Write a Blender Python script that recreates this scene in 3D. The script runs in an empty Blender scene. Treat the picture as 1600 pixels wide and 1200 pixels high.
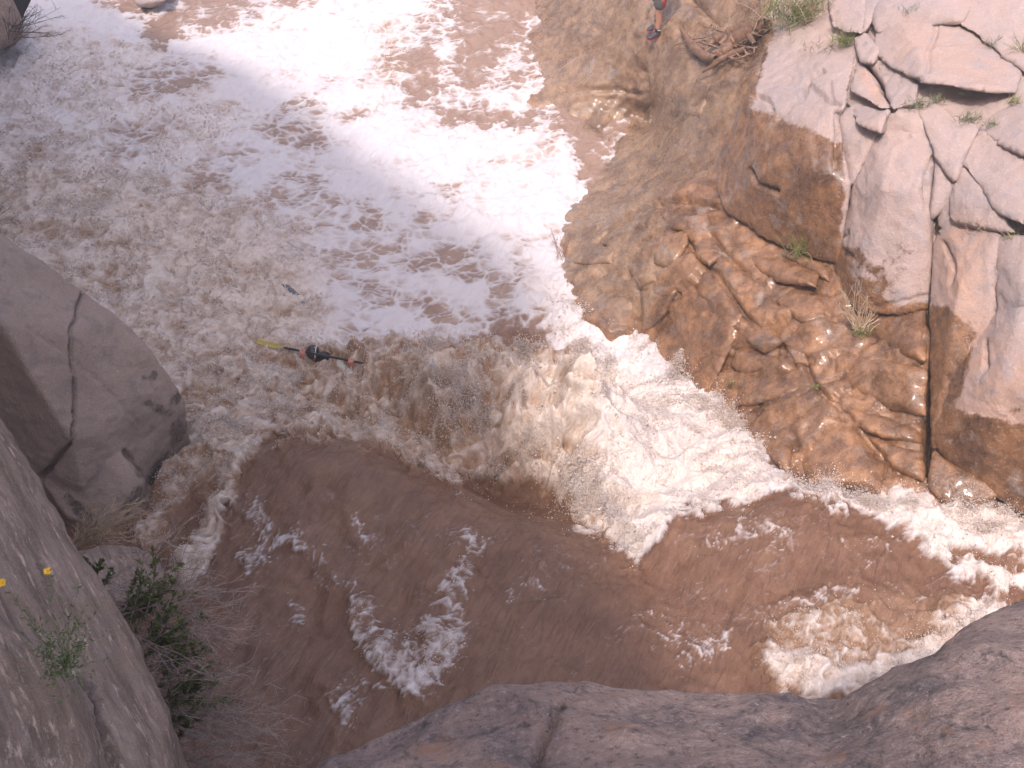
import bpy, bmesh, math, random
import numpy as np
from mathutils import Vector, Matrix

# ------------------------------------------------------------------ camera, world, sun
scene = bpy.context.scene
COL = scene.collection
FPX = 1570.0                       # focal length in pixels of the 1600 px wide photograph
PITCH = math.radians(50)
CAMZ = 11.55
cam_d = bpy.data.cameras.new('camera')
cam_d.sensor_width = 36.0
cam_d.lens = 36.0 * FPX / 1600.0
cam_d.clip_start = 0.05
cam_d.clip_end = 500
cam = bpy.data.objects.new('camera', cam_d)
COL.objects.link(cam)
cam.location = (0, 0, CAMZ)
cam.rotation_euler = (math.pi / 2 - PITCH, 0, 0)
scene.camera = cam

SUN_EL = math.radians(65)
SUN_H = (0.50, 0.866)              # horizontal direction in which the light travels
LDIR = np.array([SUN_H[0] * math.cos(SUN_EL), SUN_H[1] * math.cos(SUN_EL), -math.sin(SUN_EL)])
world = bpy.data.worlds.new('World')
scene.world = world
world.use_nodes = True
wn = world.node_tree.nodes
wl = world.node_tree.links
bg = wn['Background']
sky = wn.new('ShaderNodeTexSky')
sky.sky_type = 'NISHITA'
sky.sun_disc = False
sky.sun_elevation = SUN_EL
sky.sun_rotation = math.atan2(-SUN_H[0], -SUN_H[1])
sky.dust_density = 5.0
sky.ozone_density = 1.0
wl.new(sky.outputs['Color'], bg.inputs['Color'])
bg.inputs['Strength'].default_value = 0.15
sun_d = bpy.data.lights.new('sun', 'SUN')
sun_d.energy = 2.0
sun_d.angle = math.radians(2.4)
sun_d.color = (1.0, 0.93, 0.87)
sun = bpy.data.objects.new('sun', sun_d)
COL.objects.link(sun)
sun.rotation_euler = Vector(LDIR).to_track_quat('-Z', 'Y').to_euler()
sun.location = (-8, -10, 25)
scene.view_settings.view_transform = 'Standard'
scene.view_settings.look = 'None'
scene.view_settings.gamma = 1.0
scene.view_settings.exposure = 1.14
scene.view_settings.use_white_balance = True
scene.view_settings.white_balance_temperature = 6900
scene.view_settings.white_balance_tint = 17
scene.view_settings.use_curve_mapping = False
scene.render.engine = 'CYCLES'
scene.cycles.max_bounces = 6
scene.cycles.use_denoising = True

RNG = np.random.default_rng(7)
random.seed(7)

# ------------------------------------------------------------------ pixel <-> world
SP, CP = math.sin(PITCH), math.cos(PITCH)
def ray(px, py):
    x = (np.asarray(px, float) - 800) / FPX
    u = (600 - np.asarray(py, float)) / FPX
    return np.stack([x, CP + u * SP, -SP + u * CP], -1)
def at_z(px, py, z):
    d = ray(px, py)
    t = (z - CAMZ) / d[..., 2]
    return d * np.asarray(t)[..., None] + np.array([0, 0, CAMZ])
def at_t(px, py, t):
    return ray(px, py) * np.asarray(t, float)[..., None] + np.array([0, 0, CAMZ])
def to_px(p):
    p = np.asarray(p, float)
    y, z = p[..., 1], p[..., 2] - CAMZ
    dep = y * CP - z * SP
    up = y * SP + z * CP
    dep = np.where(dep < 0.05, 0.05, dep)
    return 800 + p[..., 0] / dep * FPX, 600 - up / dep * FPX, dep

# ------------------------------------------------------------------ noise
def _h(ix, iy, iz, s):
    h = (ix.astype(np.uint32) * np.uint32(374761393) + iy.astype(np.uint32) * np.uint32(668265263)
         + iz.astype(np.uint32) * np.uint32(2147483647 // 3) + np.uint32((s * 1442695041) & 0xffffffff))
    h ^= h >> np.uint32(13)
    h = h * np.uint32(1274126177)
    h ^= h >> np.uint32(16)
    h = h * np.uint32(2246822519)
    h ^= h >> np.uint32(15)
    return h
def fl(a):
    i = np.floor(a)
    return i.astype(np.int64), a - i
def pn2(x, y, s=0):
    ix, fx = fl(x); iy, fy = fl(y)
    u = fx * fx * fx * (fx * (fx * 6 - 15) + 10); v = fy * fy * fy * (fy * (fy * 6 - 15) + 10)
    z = np.zeros_like(ix)
    def g(a, b):
        ang = _h(ix + a, iy + b, z, s).astype(np.float32) * np.float32(2 * np.pi / 2**32)
        return np.cos(ang) * (fx - a) + np.sin(ang) * (fy - b)
    n0 = g(0, 0); n1 = g(1, 0); n2 = g(0, 1); n3 = g(1, 1)
    a = n0 + u * (n1 - n0); b = n2 + u * (n3 - n2)
    return (a + v * (b - a)) * 1.5
def vn3(p, s=0):
    ix, fx = fl(p[:, 0]); iy, fy = fl(p[:, 1]); iz, fz = fl(p[:, 2])
    u = fx * fx * (3 - 2 * fx); v = fy * fy * (3 - 2 * fy); w = fz * fz * (3 - 2 * fz)
    def g(a, b, c):
        h = _h(ix + a, iy + b, iz + c, s)
        k = np.float32(2.0 / 65535)
        gx = (h & np.uint32(0x3ff)) / 511.5 - 1; gy = ((h >> np.uint32(10)) & np.uint32(0x3ff)) / 511.5 - 1; gz = ((h >> np.uint32(20)) & np.uint32(0x3ff)) / 511.5 - 1
        return gx * (fx - a) + gy * (fy - b) + gz * (fz - c)
    def l(a, b, t): return a + t * (b - a)
    x00 = l(g(0,0,0), g(1,0,0), u); x10 = l(g(0,1,0), g(1,1,0), u)
    x01 = l(g(0,0,1), g(1,0,1), u); x11 = l(g(0,1,1), g(1,1,1), u)
    return l(l(x00, x10, v), l(x01, x11, v), w) * 1.3
def fbm3(p, s=0, o=3, gain=.5):
    r = 0; a = 1.0
    for i in range(o):
        r = r + a * vn3(p * (2.03 ** i) + 17.3 * i, s + i); a *= gain
    return r
def voro2(x, y, s=0):
    """distance to cell edge, id"""
    ix, fx = fl(x); iy, fy = fl(y)
    z = np.zeros_like(ix)
    d1 = np.full(x.shape, 9.0); d2 = np.full(x.shape, 9.0); idd = np.zeros(x.shape)
    for a in (-1, 0, 1):
        for b in (-1, 0, 1):
            h = _h(ix + a, iy + b, z, s)
            jx = (h & np.uint32(0xffff)) / 65535.0; jy = (h >> np.uint32(16)) / 65535.0
            d = np.hypot(a + jx - fx, b + jy - fy)
            m = d < d1
            d2 = np.where(m, d1, np.minimum(d2, d)); idd = np.where(m, jx, idd); d1 = np.where(m, d, d1)
    return d2 - d1, d1, idd
def sstep(a, b, x):
    t = np.clip((x - a) / (b - a), 0, 1)
    return t * t * (3 - 2 * t)

# ------------------------------------------------------------------ painted guide maps in pixel space (sampled once at world points)
CS = 4.0; CX0, CY0, CW, CH = -600.0, -500.0, 700, 600
GX, GY = np.meshgrid(CX0 + CS * np.arange(CW), CY0 + CS * np.arange(CH))
def seg_dist(pts):
    d = np.full(GX.shape, 1e9)
    if len(pts) == 1: return np.hypot(GX - pts[0][0], GY - pts[0][1])
    for (ax, ay), (bx, by) in zip(pts[:-1], pts[1:]):
        L = (bx - ax) ** 2 + (by - ay) ** 2 + 1e-9
        t = np.clip(((GX - ax) * (bx - ax) + (GY - ay) * (by - ay)) / L, 0, 1)
        d = np.minimum(d, np.hypot(GX - ax - t * (bx - ax), GY - ay - t * (by - ay)))
    return d
def in_poly(pts, X=None, Y=None):
    X = GX if X is None else X; Y = GY if Y is None else Y
    r = np.zeros(X.shape, bool)
    n = len(pts)
    for i in range(n):
        ax, ay = pts[i]; bx, by = pts[(i + 1) % n]
        if ay == by: continue
        c = ((ay > Y) != (by > Y)) & (X < (bx - ax) * (Y - ay) / (by - ay) + ax)
        r ^= c
    return r
def poly_mask(pts, soft=40):
    d = seg_dist(list(pts) + [pts[0]])
    sd = np.where(in_poly(pts), d, -d)
    return sstep(-soft, soft, sd)
def stroke_mask(pts, r, soft=None):
    soft = r if soft is None else soft
    return 1 - sstep(r - soft, r + soft * .3, seg_dist(pts))
def lerp_to(M, mask, v): return M + (v - M) * mask
def sample(M, px, py):
    fx = np.clip((px - CX0) / CS, 0, CW - 1.001); fy = np.clip((py - CY0) / CS, 0, CH - 1.001)
    ix = fx.astype(int); iy = fy.astype(int); fx = fx - ix; fy = fy - iy
    return (M[iy, ix] * (1 - fx) + M[iy, ix + 1] * fx) * (1 - fy) + (M[iy + 1, ix] * (1 - fx) + M[iy + 1, ix + 1] * fx) * fy
def rbf(P, v, Q, smooth=0.0):
    P = np.asarray(P, float); v = np.asarray(v, float)
    n = len(P)
    K = np.hypot(P[:, None, 0] - P[None, :, 0], P[:, None, 1] - P[None, :, 1]) - smooth * np.eye(n)
    A = np.zeros((n + 3, n + 3)); A[:n, :n] = K; A[:n, n] = 1; A[:n, n + 1:] = P; A[n, :n] = 1; A[n + 1:, :n] = P.T
    w = np.linalg.solve(A, np.concatenate([v, np.zeros(3)]))
    out = np.zeros(len(Q))
    for i in range(0, len(Q), 20000):
        q = Q[i:i + 20000]
        out[i:i + 20000] = np.hypot(q[:, None, 0] - P[None, :, 0], q[:, None, 1] - P[None, :, 1]) @ w[:n] + w[n] + q @ w[n + 1:]
    return out
def blur(M, k):
    for _ in range(k):
        Q = np.pad(M, 1, mode='edge')
        M = (Q[1:-1, 1:-1] * 2 + Q[:-2, 1:-1] + Q[2:, 1:-1] + Q[1:-1, :-2] + Q[1:-1, 2:]) / 6
    return M

# ------------------------------------------------------------------ mesh helpers
def tag(o, label=None, cat=None, group=None, kind=None):
    if label: o['label'] = label
    if cat: o['category'] = cat
    if group: o['group'] = group
    if kind: o['kind'] = kind
    return o
def mesh_np(name, V, F, mat=None, parent=None, smooth=True, attrs=None):
    me = bpy.data.meshes.new(name)
    V = np.asarray(V, np.float32); F = np.asarray(F, np.int32)
    nf, k = F.shape
    me.vertices.add(len(V)); me.vertices.foreach_set('co', V.ravel())
    me.loops.add(nf * k); me.loops.foreach_set('vertex_index', F.ravel())
    me.polygons.add(nf); me.polygons.foreach_set('loop_start', np.arange(0, nf * k, k, dtype=np.int32))
    me.polygons.foreach_set('use_smooth', np.full(nf, smooth, bool))
    me.update(calc_edges=True)
    for an, av in (attrs or {}).items():
        a = me.attributes.new(an, 'FLOAT', 'POINT'); a.data.foreach_set('value', np.asarray(av, np.float32))
    o = bpy.data.objects.new(name, me); COL.objects.link(o)
    if mat: me.materials.append(mat)
    if parent: o.parent = parent
    return o
def empty(name, loc, rz=0):
    o = bpy.data.objects.new(name, None); COL.objects.link(o); o.location = loc; o.rotation_euler = (0, 0, rz)
    o.empty_display_size = .1
    return o
def hull_bm(groups):
    bm = bmesh.new()
    for pts in groups:
        b2 = bmesh.new()
        for p in pts: b2.verts.new(p)
        r = bmesh.ops.convex_hull(b2, input=b2.verts)
        bmesh.ops.delete(b2, geom=[v for v in b2.verts if not v.link_faces], context='VERTS')
        m = bpy.data.meshes.new('t'); b2.to_mesh(m); b2.free(); bm.from_mesh(m); bpy.data.meshes.remove(m)
    return bm
def remesh(groups, voxel):
    bm = hull_bm(groups)
    bmesh.ops.recalc_face_normals(bm, faces=bm.faces)
    me = bpy.data.meshes.new('tmp'); bm.to_mesh(me); bm.free()
    o = bpy.data.objects.new('tmp', me); COL.objects.link(o)
    m = o.modifiers.new('r', 'REMESH'); m.mode = 'VOXEL'; m.voxel_size = voxel
    dg = bpy.context.evaluated_depsgraph_get()
    e = o.evaluated_get(dg); em = e.to_mesh()
    n = len(em.vertices); V = np.zeros(n * 3, np.float32); em.vertices.foreach_get('co', V)
    nf = len(em.polygons); F = np.zeros(nf * 4, np.int32); em.loops.foreach_get('vertex_index', F)
    e.to_mesh_clear(); bpy.data.objects.remove(o); bpy.data.meshes.remove(me)
    return V.reshape(-1, 3).astype(float), F.reshape(-1, 4)
def vnormals(V, F):
    n = np.cross(V[F[:, 2]] - V[F[:, 0]], V[F[:, 3]] - V[F[:, 1]]) if F.shape[1] == 4 else np.cross(V[F[:, 1]] - V[F[:, 0]], V[F[:, 2]] - V[F[:, 0]])
    N = np.zeros_like(V)
    for k in range(F.shape[1]):
        for c in range(3): N[:, c] += np.bincount(F[:, k], n[:, c], len(V))
    return N / (np.linalg.norm(N, axis=1, keepdims=True) + 1e-12)
def lap(V, F, it, w=.6):
    E = np.concatenate([F[:, [0, 1]], F[:, [1, 2]], F[:, [2, 3]], F[:, [3, 0]]])
    cnt = np.bincount(E[:, 0], minlength=len(V)) + np.bincount(E[:, 1], minlength=len(V))
    for _ in range(it):
        S = np.zeros_like(V)
        for c in range(3):
            S[:, c] = np.bincount(E[:, 0], V[E[:, 1], c], len(V)) + np.bincount(E[:, 1], V[E[:, 0], c], len(V))
        V = V + w * (S / cnt[:, None] - V)
    return V
def crack_push(V, N, cracks):
    """real grooves along polylines on the surface: (pixel points, half width in px, depth in m)"""
    px, py, dep = to_px(V)
    D = np.zeros(len(V))
    view = V - np.array([0, 0, CAMZ])
    front = (N * view).sum(1) < 0
    for pts, w, dp in cracks:
        wob = pn2(px / 23.0, py / 23.0, 5) * 3.0
        d = np.full(len(V), 1e9)
        for (ax, ay), (bx, by) in zip(pts[:-1], pts[1:]):
            L = (bx - ax) ** 2 + (by - ay) ** 2 + 1e-9
            t = np.clip(((px - ax) * (bx - ax) + (py - ay) * (by - ay)) / L, 0, 1)
            d = np.minimum(d, np.hypot(px + wob - ax - t * (bx - ax), py + wob - ay - t * (by - ay)))
        D = np.maximum(D, dp * (1 - sstep(w * .25, w, d)))
    D *= front
    return V - N * D[:, None]

# ------------------------------------------------------------------ materials
class NT:
    def __init__(s, name):
        s.m = bpy.data.materials.new(name); s.m.use_nodes = True
        s.t = s.m.node_tree; s.n = s.t.nodes; s.l = s.t.links
        s.b = s.n['Principled BSDF']
    def new(s, typ, **kw):
        x = s.n.new(typ)
        for k, v in kw.items():
            if k.startswith('i_'): x.inputs[k[2:]].default_value = v
            else: setattr(x, k, v)
        return x
    def link(s, a, b): s.l.new(a, b)
    def pos(s):
        g = s.new('ShaderNodeNewGeometry'); return g.outputs['Position']
    def mapv(s, v, scale=(1, 1, 1), rot=(0, 0, 0)):
        m = s.new('ShaderNodeMapping', vector_type='TEXTURE'); s.link(v, m.inputs['Vector']); m.inputs['Scale'].default_value = tuple(1 / q_ for q_ in scale); m.inputs['Rotation'].default_value = rot
        return m.outputs['Vector']
    def noise(s, v, scale, detail=4, rough=.55, dist=0):
        x = s.new('ShaderNodeTexNoise'); s.link(v, x.inputs['Vector'])
        x.inputs['Scale'].default_value = scale; x.inputs['Detail'].default_value = detail; x.inputs['Roughness'].default_value = rough; x.inputs['Distortion'].default_value = dist
        return x.outputs['Fac']
    def ramp(s, v, stops):
        r = s.new('ShaderNodeValToRGB'); s.link(v, r.inputs['Fac'])
        e = r.color_ramp.elements
        while len(e) < len(stops): e.new(.5)
        for q, (p, c) in zip(e, stops):
            q.position = p; q.color = tuple(c) + (1,) if len(c) == 3 else c
        return r.outputs['Color']
    def rng(s, v, a, b, c=0, d=1):
        r = s.new('ShaderNodeMapRange'); s.link(v, r.inputs[0]); r.inputs[1].default_value = a; r.inputs[2].default_value = b; r.inputs[3].default_value = c; r.inputs[4].default_value = d
        return r.outputs[0]
    def mix(s, f, a, b, mode='MIX'):
        x = s.new('ShaderNodeMix', data_type='RGBA', blend_type=mode)
        for sock, v in ((x.inputs[0], f), (x.inputs[6], a), (x.inputs[7], b)):
            if hasattr(v, 'is_output'): s.link(v, sock)
            elif isinstance(v, (int, float)): sock.default_value = v
            else: sock.default_value = tuple(v) + (1,)
        return x.outputs[2]
    def math(s, op, a, b=0.0):
        x = s.new('ShaderNodeMath', operation=op)
        for sock, v in ((x.inputs[0], a), (x.inputs[1], b)):
            if hasattr(v, 'is_output'): s.link(v, sock)
            else: sock.default_value = v
        return x.outputs[0]
    def attr(s, name):
        a = s.new('ShaderNodeAttribute'); a.attribute_name = name
        return a.outputs['Fac']
    def bump(s, h, strength, dist, prev=None):
        b = s.new('ShaderNodeBump'); s.link(h, b.inputs['Height']); b.inputs['Strength'].default_value = strength; b.inputs['Distance'].default_value = dist
        if prev: s.link(prev, b.inputs['Normal'])
        return b.outputs['Normal']
    def base(s, c):
        if hasattr(c, 'is_output'): s.link(c, s.b.inputs['Base Color'])
        else: s.b.inputs['Base Color'].default_value = tuple(c) + (1,)
    def rough(s, r):
        if hasattr(r, 'is_output'): s.link(r, s.b.inputs['Roughness'])
        else: s.b.inputs['Roughness'].default_value = r

def plain(name, c, rough=.6, var=.25, scale=30, spec=.5):
    t = NT(name); p = t.pos()
    n = t.noise(p, scale, 3)
    t.base(t.mix(t.rng(n, .3, .7), tuple(x * (1 - var) for x in c), tuple(min(1, x * (1 + var)) for x in c)))
    t.rough(rough); t.b.inputs['Specular IOR Level'].default_value = spec
    return t.m

def rock_mat(name, a, b, wetA, wetB, speck=.5, grain=None, grain_amt=0.0, gscale=1.0, mottle=None, bstr=.5, alt=None):
    """granite: broad mottling, mineral speckle, optional directional grain; 'wet' attribute = water-soaked rock"""
    t = NT(name); p = t.pos()
    big = t.noise(p, .9 * gscale, 5, .6)
    mid = t.noise(p, 4.5 * gscale, 6, .65)
    fine = t.noise(p, 38 * gscale, 4, .7)
    vf = t.noise(p, 110 * gscale, 2, .6)
    dry = t.mix(t.rng(big, .35, .65), a, b)
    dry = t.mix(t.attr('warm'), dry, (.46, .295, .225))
    if mottle: dry = t.mix(t.math('MULTIPLY', t.rng(mid, .5, .68), .75), dry, mottle)
    dry = t.mix(t.rng(mid, .3, .75), t.mix(.35, dry, (.6, .6, .6), 'MULTIPLY'), dry)
    if grain:
        g = t.noise(t.mapv(p, grain[0], grain[1]), 1.0, 5, .7)
        dry = t.mix(t.math('MULTIPLY', t.rng(g, .42, .62), grain_amt), dry, tuple(x * .5 for x in a))
        g2 = t.noise(t.mapv(p, tuple(q * 1.7 for q in grain[0]), grain[1]), 1.0, 4, .7)
        dry = t.mix(t.math('MULTIPLY', t.rng(g2, .56, .7), grain_amt), dry, tuple(min(1, x * 1.7) for x in b))
    wetc = t.mix(t.rng(mid, .35, .65), wetA, wetB)
    if alt:
        ol = t.rng(t.math('ADD', t.attr('olive'), t.math('MULTIPLY', t.math('SUBTRACT', t.noise(p, 1.6, 6, .65, .8), .5), 2.6)), .3, .85)
        wetc = t.mix(ol, wetc, t.mix(t.rng(mid, .35, .65), alt[0], alt[1]))
    wetc = t.mix(t.rng(t.noise(p, 1.7, 6, .72, .8), .46, .62), wetc, t.mix(.7, wetc, tuple(x * .55 for x in wetA)))
    wetc = t.mix(t.math('MULTIPLY', t.rng(t.noise(p, 3.1, 6, .7, .5), .56, .66), .55), wetc, (.25, .215, .20))
    wn_ = t.math('ADD', t.attr('wet'), t.math('MULTIPLY', t.math('SUBTRACT', t.noise(p, 4, 7, .72), .5), 1.5))
    w = t.rng(wn_, .42, .58)
    c = t.mix(w, dry, wetc)
    sp = t.math('ADD', t.math('MULTIPLY', fine, .6), t.math('MULTIPLY', vf, .4))
    c = t.mix(t.math('MULTIPLY', t.rng(sp, .56, .68), speck), c, t.mix(.5, c, (.95, .85, .82)))
    c = t.mix(t.math('MULTIPLY', t.rng(sp, .44, .33), speck), c, t.mix(.8, c, (.42, .38, .38), 'MULTIPLY'))
    t.base(c)
    wr = t.rng(t.noise(p, 9, 4, .6), .3, .65, .08, .42)
    rr = t.new('ShaderNodeMix'); t.link(w, rr.inputs[0]); rr.inputs[2].default_value = .85; t.link(wr, rr.inputs[3])
    t.rough(rr.outputs[0])
    t.link(t.math('MULTIPLY', w, .55), t.b.inputs['Coat Weight']); t.b.inputs['Coat Roughness'].default_value = .12; t.b.inputs['Coat IOR'].default_value = 1.4
    n1 = t.bump(mid, bstr * .7, .06)
    n2 = t.bump(fine, bstr, .012, n1)
    t.link(t.bump(vf, bstr * .5, .004, n2), t.b.inputs['Normal'])
    return t.m

M_PALE = rock_mat('pale_granite', (.35, .287, .282), (.43, .325, .295), (.115, .055, .028), (.26, .13, .06), .6, mottle=(.275, .247, .262), bstr=.8)
M_LEDGE = rock_mat('wet_ledge_granite', (.35, .285, .268), (.42, .32, .29), (.15, .074, .038), (.34, .175, .085), .4, bstr=.8, alt=((.20, .125, .078), (.33, .21, .13)))
M_OLIVE = M_LEDGE
M_SHADE = rock_mat('smooth_grey_granite', (.32, .24, .20), (.40, .305, .258), (.11, .085, .072), (.15, .115, .10), .75, gscale=1.3, mottle=(.20, .165, .155), bstr=.8)
_sx = Vector(at_t(244, 1060, 3.7) - at_t(60, 748, 4.45)).normalized(); _sz = Vector((.3, -.5, .8)); _sy = _sz.cross(_sx).normalized(); _sz = _sx.cross(_sy)
_se = Matrix((_sx, _sy, _sz)).transposed().to_euler()
M_SLAB = rock_mat('streaked_foreground_granite', (.33, .235, .185), (.40, .30, .255), (.15, .12, .10), (.2, .16, .13), .6, gscale=3.0,
                  grain=((2.2, 26, 26), tuple(_se)), grain_amt=.9, mottle=(.25, .205, .195), bstr=.9)
def front_mat():
    t = NT('dark_speckled_granite'); p = t.pos()
    A = t.noise(p, 2.3, 6, .62, .6); B = t.noise(p, 9, 7, .7, .5); C = t.noise(p, 34, 5, .75); D = t.noise(p, 90, 3, .7)
    c = t.mix(t.rng(A, .36, .62), (.165, .135, .14), (.33, .24, .215))
    c = t.mix(t.math('MULTIPLY', t.rng(B, .5, .64), .85), c, (.30, .215, .195))
    c = t.mix(t.math('MULTIPLY', t.rng(B, .46, .34), .9), c, (.075, .066, .077))
    c = t.mix(t.math('MULTIPLY', t.rng(C, .54, .68), .75), c, (.46, .36, .335))
    c = t.mix(t.math('MULTIPLY', t.rng(C, .46, .34), .8), c, (.055, .046, .05))
    c = t.mix(t.math('MULTIPLY', t.rng(D, .60, .70), .6), c, (.55, .45, .42))
    c = t.mix(t.math('MULTIPLY', t.rng(t.noise(p, 5.5, 5, .6), .60, .70), .8), c, (.34, .19, .13))
    t.base(c); t.rough(.75)
    t.link(t.bump(D, .7, .006, t.bump(C, .9, .014, t.bump(B, .8, .05))), t.b.inputs['Normal'])
    return t.m
M_FRONT = front_mat()
M_WALL = rock_mat('canyon_wall_granite', (.36, .29, .27), (.42, .33, .29), (.2, .13, .09), (.25, .16, .1), .4, gscale=.6)

def water_mat():
    t = NT('muddy_river_water'); p = t.pos()
    foam = t.attr('foam'); froth = t.attr('froth'); aer = t.attr('aer')
    n = t.noise(p, 3.0, 6, .65)
    fine = t.noise(p, 22, 5, .75)
    vfine = t.noise(p, 60, 4, .75)
    st = t.noise(t.mapv(p, (2.2, 10, 6), (0, 0, math.radians(62))), 1.0, 6, .65, 2.2)
    st2 = t.noise(t.mapv(p, (5, 26, 14), (0, 0, math.radians(62))), 1.0, 5, .65, 2.5)
    brown = t.mix(t.rng(n, .3, .7), (.135, .060, .033), (.225, .115, .068))
    brown = t.mix(t.math('MULTIPLY', t.rng(st2, .5, .68), .42), brown, (.26, .155, .105))
    brown = t.mix(t.math('MULTIPLY', t.rng(st, .5, .36), .45), brown, (.08, .036, .021))
    tan = t.mix(t.rng(fine, .3, .7), (.25, .135, .075), (.44, .28, .175))
    body = t.mix(froth, t.mix(t.rng(aer, .15, .7), brown, (.45, .335, .285)), tan)
    white = t.mix(froth, (.66, .65, .70), (.74, .64, .57))
    ff = t.math('ADD', foam, t.math('MULTIPLY', t.math('SUBTRACT', vfine, .5), t.math('ADD', .25, t.math('MULTIPLY', froth, .55))))
    fm = t.rng(ff, .12, .95)
    t.base(t.mix(fm, body, white))
    r0 = t.rng(froth, 0, 1, .06, .36)
    rr = t.new('ShaderNodeMix'); t.link(fm, rr.inputs[0]); t.link(r0, rr.inputs[2]); rr.inputs[3].default_value = .62
    t.rough(rr.outputs[0])
    t.b.inputs['IOR'].default_value = 1.4
    t.b.inputs['Specular IOR Level'].default_value = .9
    n1 = t.bump(st2, .22, .03, t.bump(st, .55, .09))
    n2 = t.bump(fine, .5, .03, n1)
    n3 = t.bump(vfine, .35, .012, n2)
    t.link(n3, t.b.inputs['Normal'])
    return t.m
M_WATER = water_mat()
def spray_mat():
    t = NT('spray_droplets')
    c = t.mix(t.rng(t.noise(t.pos(), 2.2, 3), .35, .65), (.90, .80, .73), (.95, .90, .88))
    t.base(c); t.rough(.3)
    tr = t.new('ShaderNodeBsdfTranslucent'); t.link(c, tr.inputs['Color'])
    mx = t.new('ShaderNodeMixShader'); mx.inputs[0].default_value = .5
    t.link(t.b.outputs[0], mx.inputs[1]); t.link(tr.outputs[0], mx.inputs[2])
    t.link(mx.outputs[0], t.n['Material Output'].inputs['Surface'])
    return t.m
M_SPRAY = spray_mat()

# ================================================================== WATER
WCP = [  # px, py, height of the water there
 (-200,150,.3),(0,150,.2),(0,280,.4),(300,60,.0),(300,250,.15),(600,-150,0),(100,-150,.1),(600,0,0),(600,200,0),(800,50,0),(800,180,0),(700,350,0),
 (860,300,.1),(950,230,.1),(1000,180,.1),(600,480,.1),(450,430,.35),(200,380,.5),(50,250,.4),(100,420,.7),(-200,450,.8),(850,430,.1),(780,500,.15),
 (500,545,.32),(560,520,.2),(350,560,.6),(300,650,.85),(640,560,1.0),(700,552,1.7),(780,562,1.5),(900,568,2.05),(955,592,1.9),(880,620,1.95),(700,600,1.6),(790,640,1.15),(930,680,1.7),(950,760,1.6),
 (720,660,1.15),(600,640,.8),(480,630,.65),(800,700,.95),(900,680,1.5),(810,775,.5),(850,790,.5),(760,765,.55),(700,745,.8),(600,690,.8),(880,815,1.0),
 (400,694,1.8),(470,684,2.0),(560,694,2.1),(650,734,2.1),(750,787,2.0),(800,812,2.0),(880,832,2.0),(950,870,1.9),(1000,897,1.75),
 (1040,830,1.95),(1060,805,2.05),(1150,792,2.2),(1250,785,2.35),(1330,800,2.3),(1400,850,2.25),
 (940,500,.4),(1030,570,.65),(1000,650,1.0),(1000,780,1.4),(1100,690,1.4),(1180,745,1.75),(1100,770,1.6),(940,840,1.35),
 (560,760,2.3),(770,880,1.95),(640,960,2.0),(900,930,2.2),(600,800,2.25),(600,900,2.15),(600,1050,2.2),(480,800,2.1),(400,780,1.95),(400,900,2.05),(350,1000,2.15),(300,1180,2.2),(700,1000,2.2),(700,900,2.1),(880,900,2.1),(850,1040,2.2),
 (1000,1000,2.05),(1150,880,2.15),(1200,950,2.1),(1400,1000,2.25),(1550,900,2.3),(1500,830,2.2),(1600,850,2.3),(1250,1060,2.2),(1450,800,2.15),(1300,775,2.0),
 (250,700,1.0),(260,800,1.4),(330,720,1.35),(380,650,1.0),(200,900,1.8),(100,900,1.9),(-100,900,1.9),(800,1350,2.3),(1750,1000,2.4),(1750,800,2.3),(200,1350,2.3),(1400,1300,2.35),(-100,1200,2.2),
 (1100,150,-.3),(1100,300,-.3),(1300,600,.6)]
wp = np.array([at_z(a, b, c) for a, b, c in WCP])
wp = np.concatenate([wp, [at_z(a, b, c) + np.array([0, .75, -c + .2]) for a, b, c in [(640,560,1.0),(700,552,1.7),(780,562,1.5),(900,568,2.05),(955,592,1.9)]]])
NX, NY = 800, 820
xs = np.linspace(-10.5, 7.0, NX)
q = np.linspace(0, 1, NY)
ys = 2.2 + 20.3 * (.62 * q + .38 * q ** 2)
cxg, cyg = np.meshgrid(np.linspace(-10.5, 7.0, 130), np.linspace(2.2, 22.5, 150))
zc = rbf(wp[:, :2], wp[:, 2], np.stack([cxg.ravel(), cyg.ravel()], -1), .05).reshape(cxg.shape)
zc = np.clip(blur(zc, 2), -.4, 2.6)
WX, WY = np.meshgrid(xs, ys)
def bil(M, X, Y):
    fx = np.clip((X + 10.5) / 17.5 * 129, 0, 128.999); fy = np.clip((Y - 2.2) / 20.3 * 149, 0, 148.999)
    ix = fx.astype(int); iy = fy.astype(int); fx -= ix; fy -= iy
    return (M[iy, ix] * (1 - fx) + M[iy, ix + 1] * fx) * (1 - fy) + (M[iy + 1, ix] * (1 - fx) + M[iy + 1, ix + 1] * fx) * fy
WZ = bil(zc, WX, WY)
wpx, wpy, _ = to_px(np.stack([WX, WY, WZ], -1))

# foam cover (FO) and turbulence (TU) guides
FO = np.full(GX.shape, .12); TU = np.full(GX.shape, .12)
def both(mask, f, tu):
    global FO, TU
    if f is not None: FO = lerp_to(FO, mask, f)
    if tu is not None: TU = lerp_to(TU, mask, tu)
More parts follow.
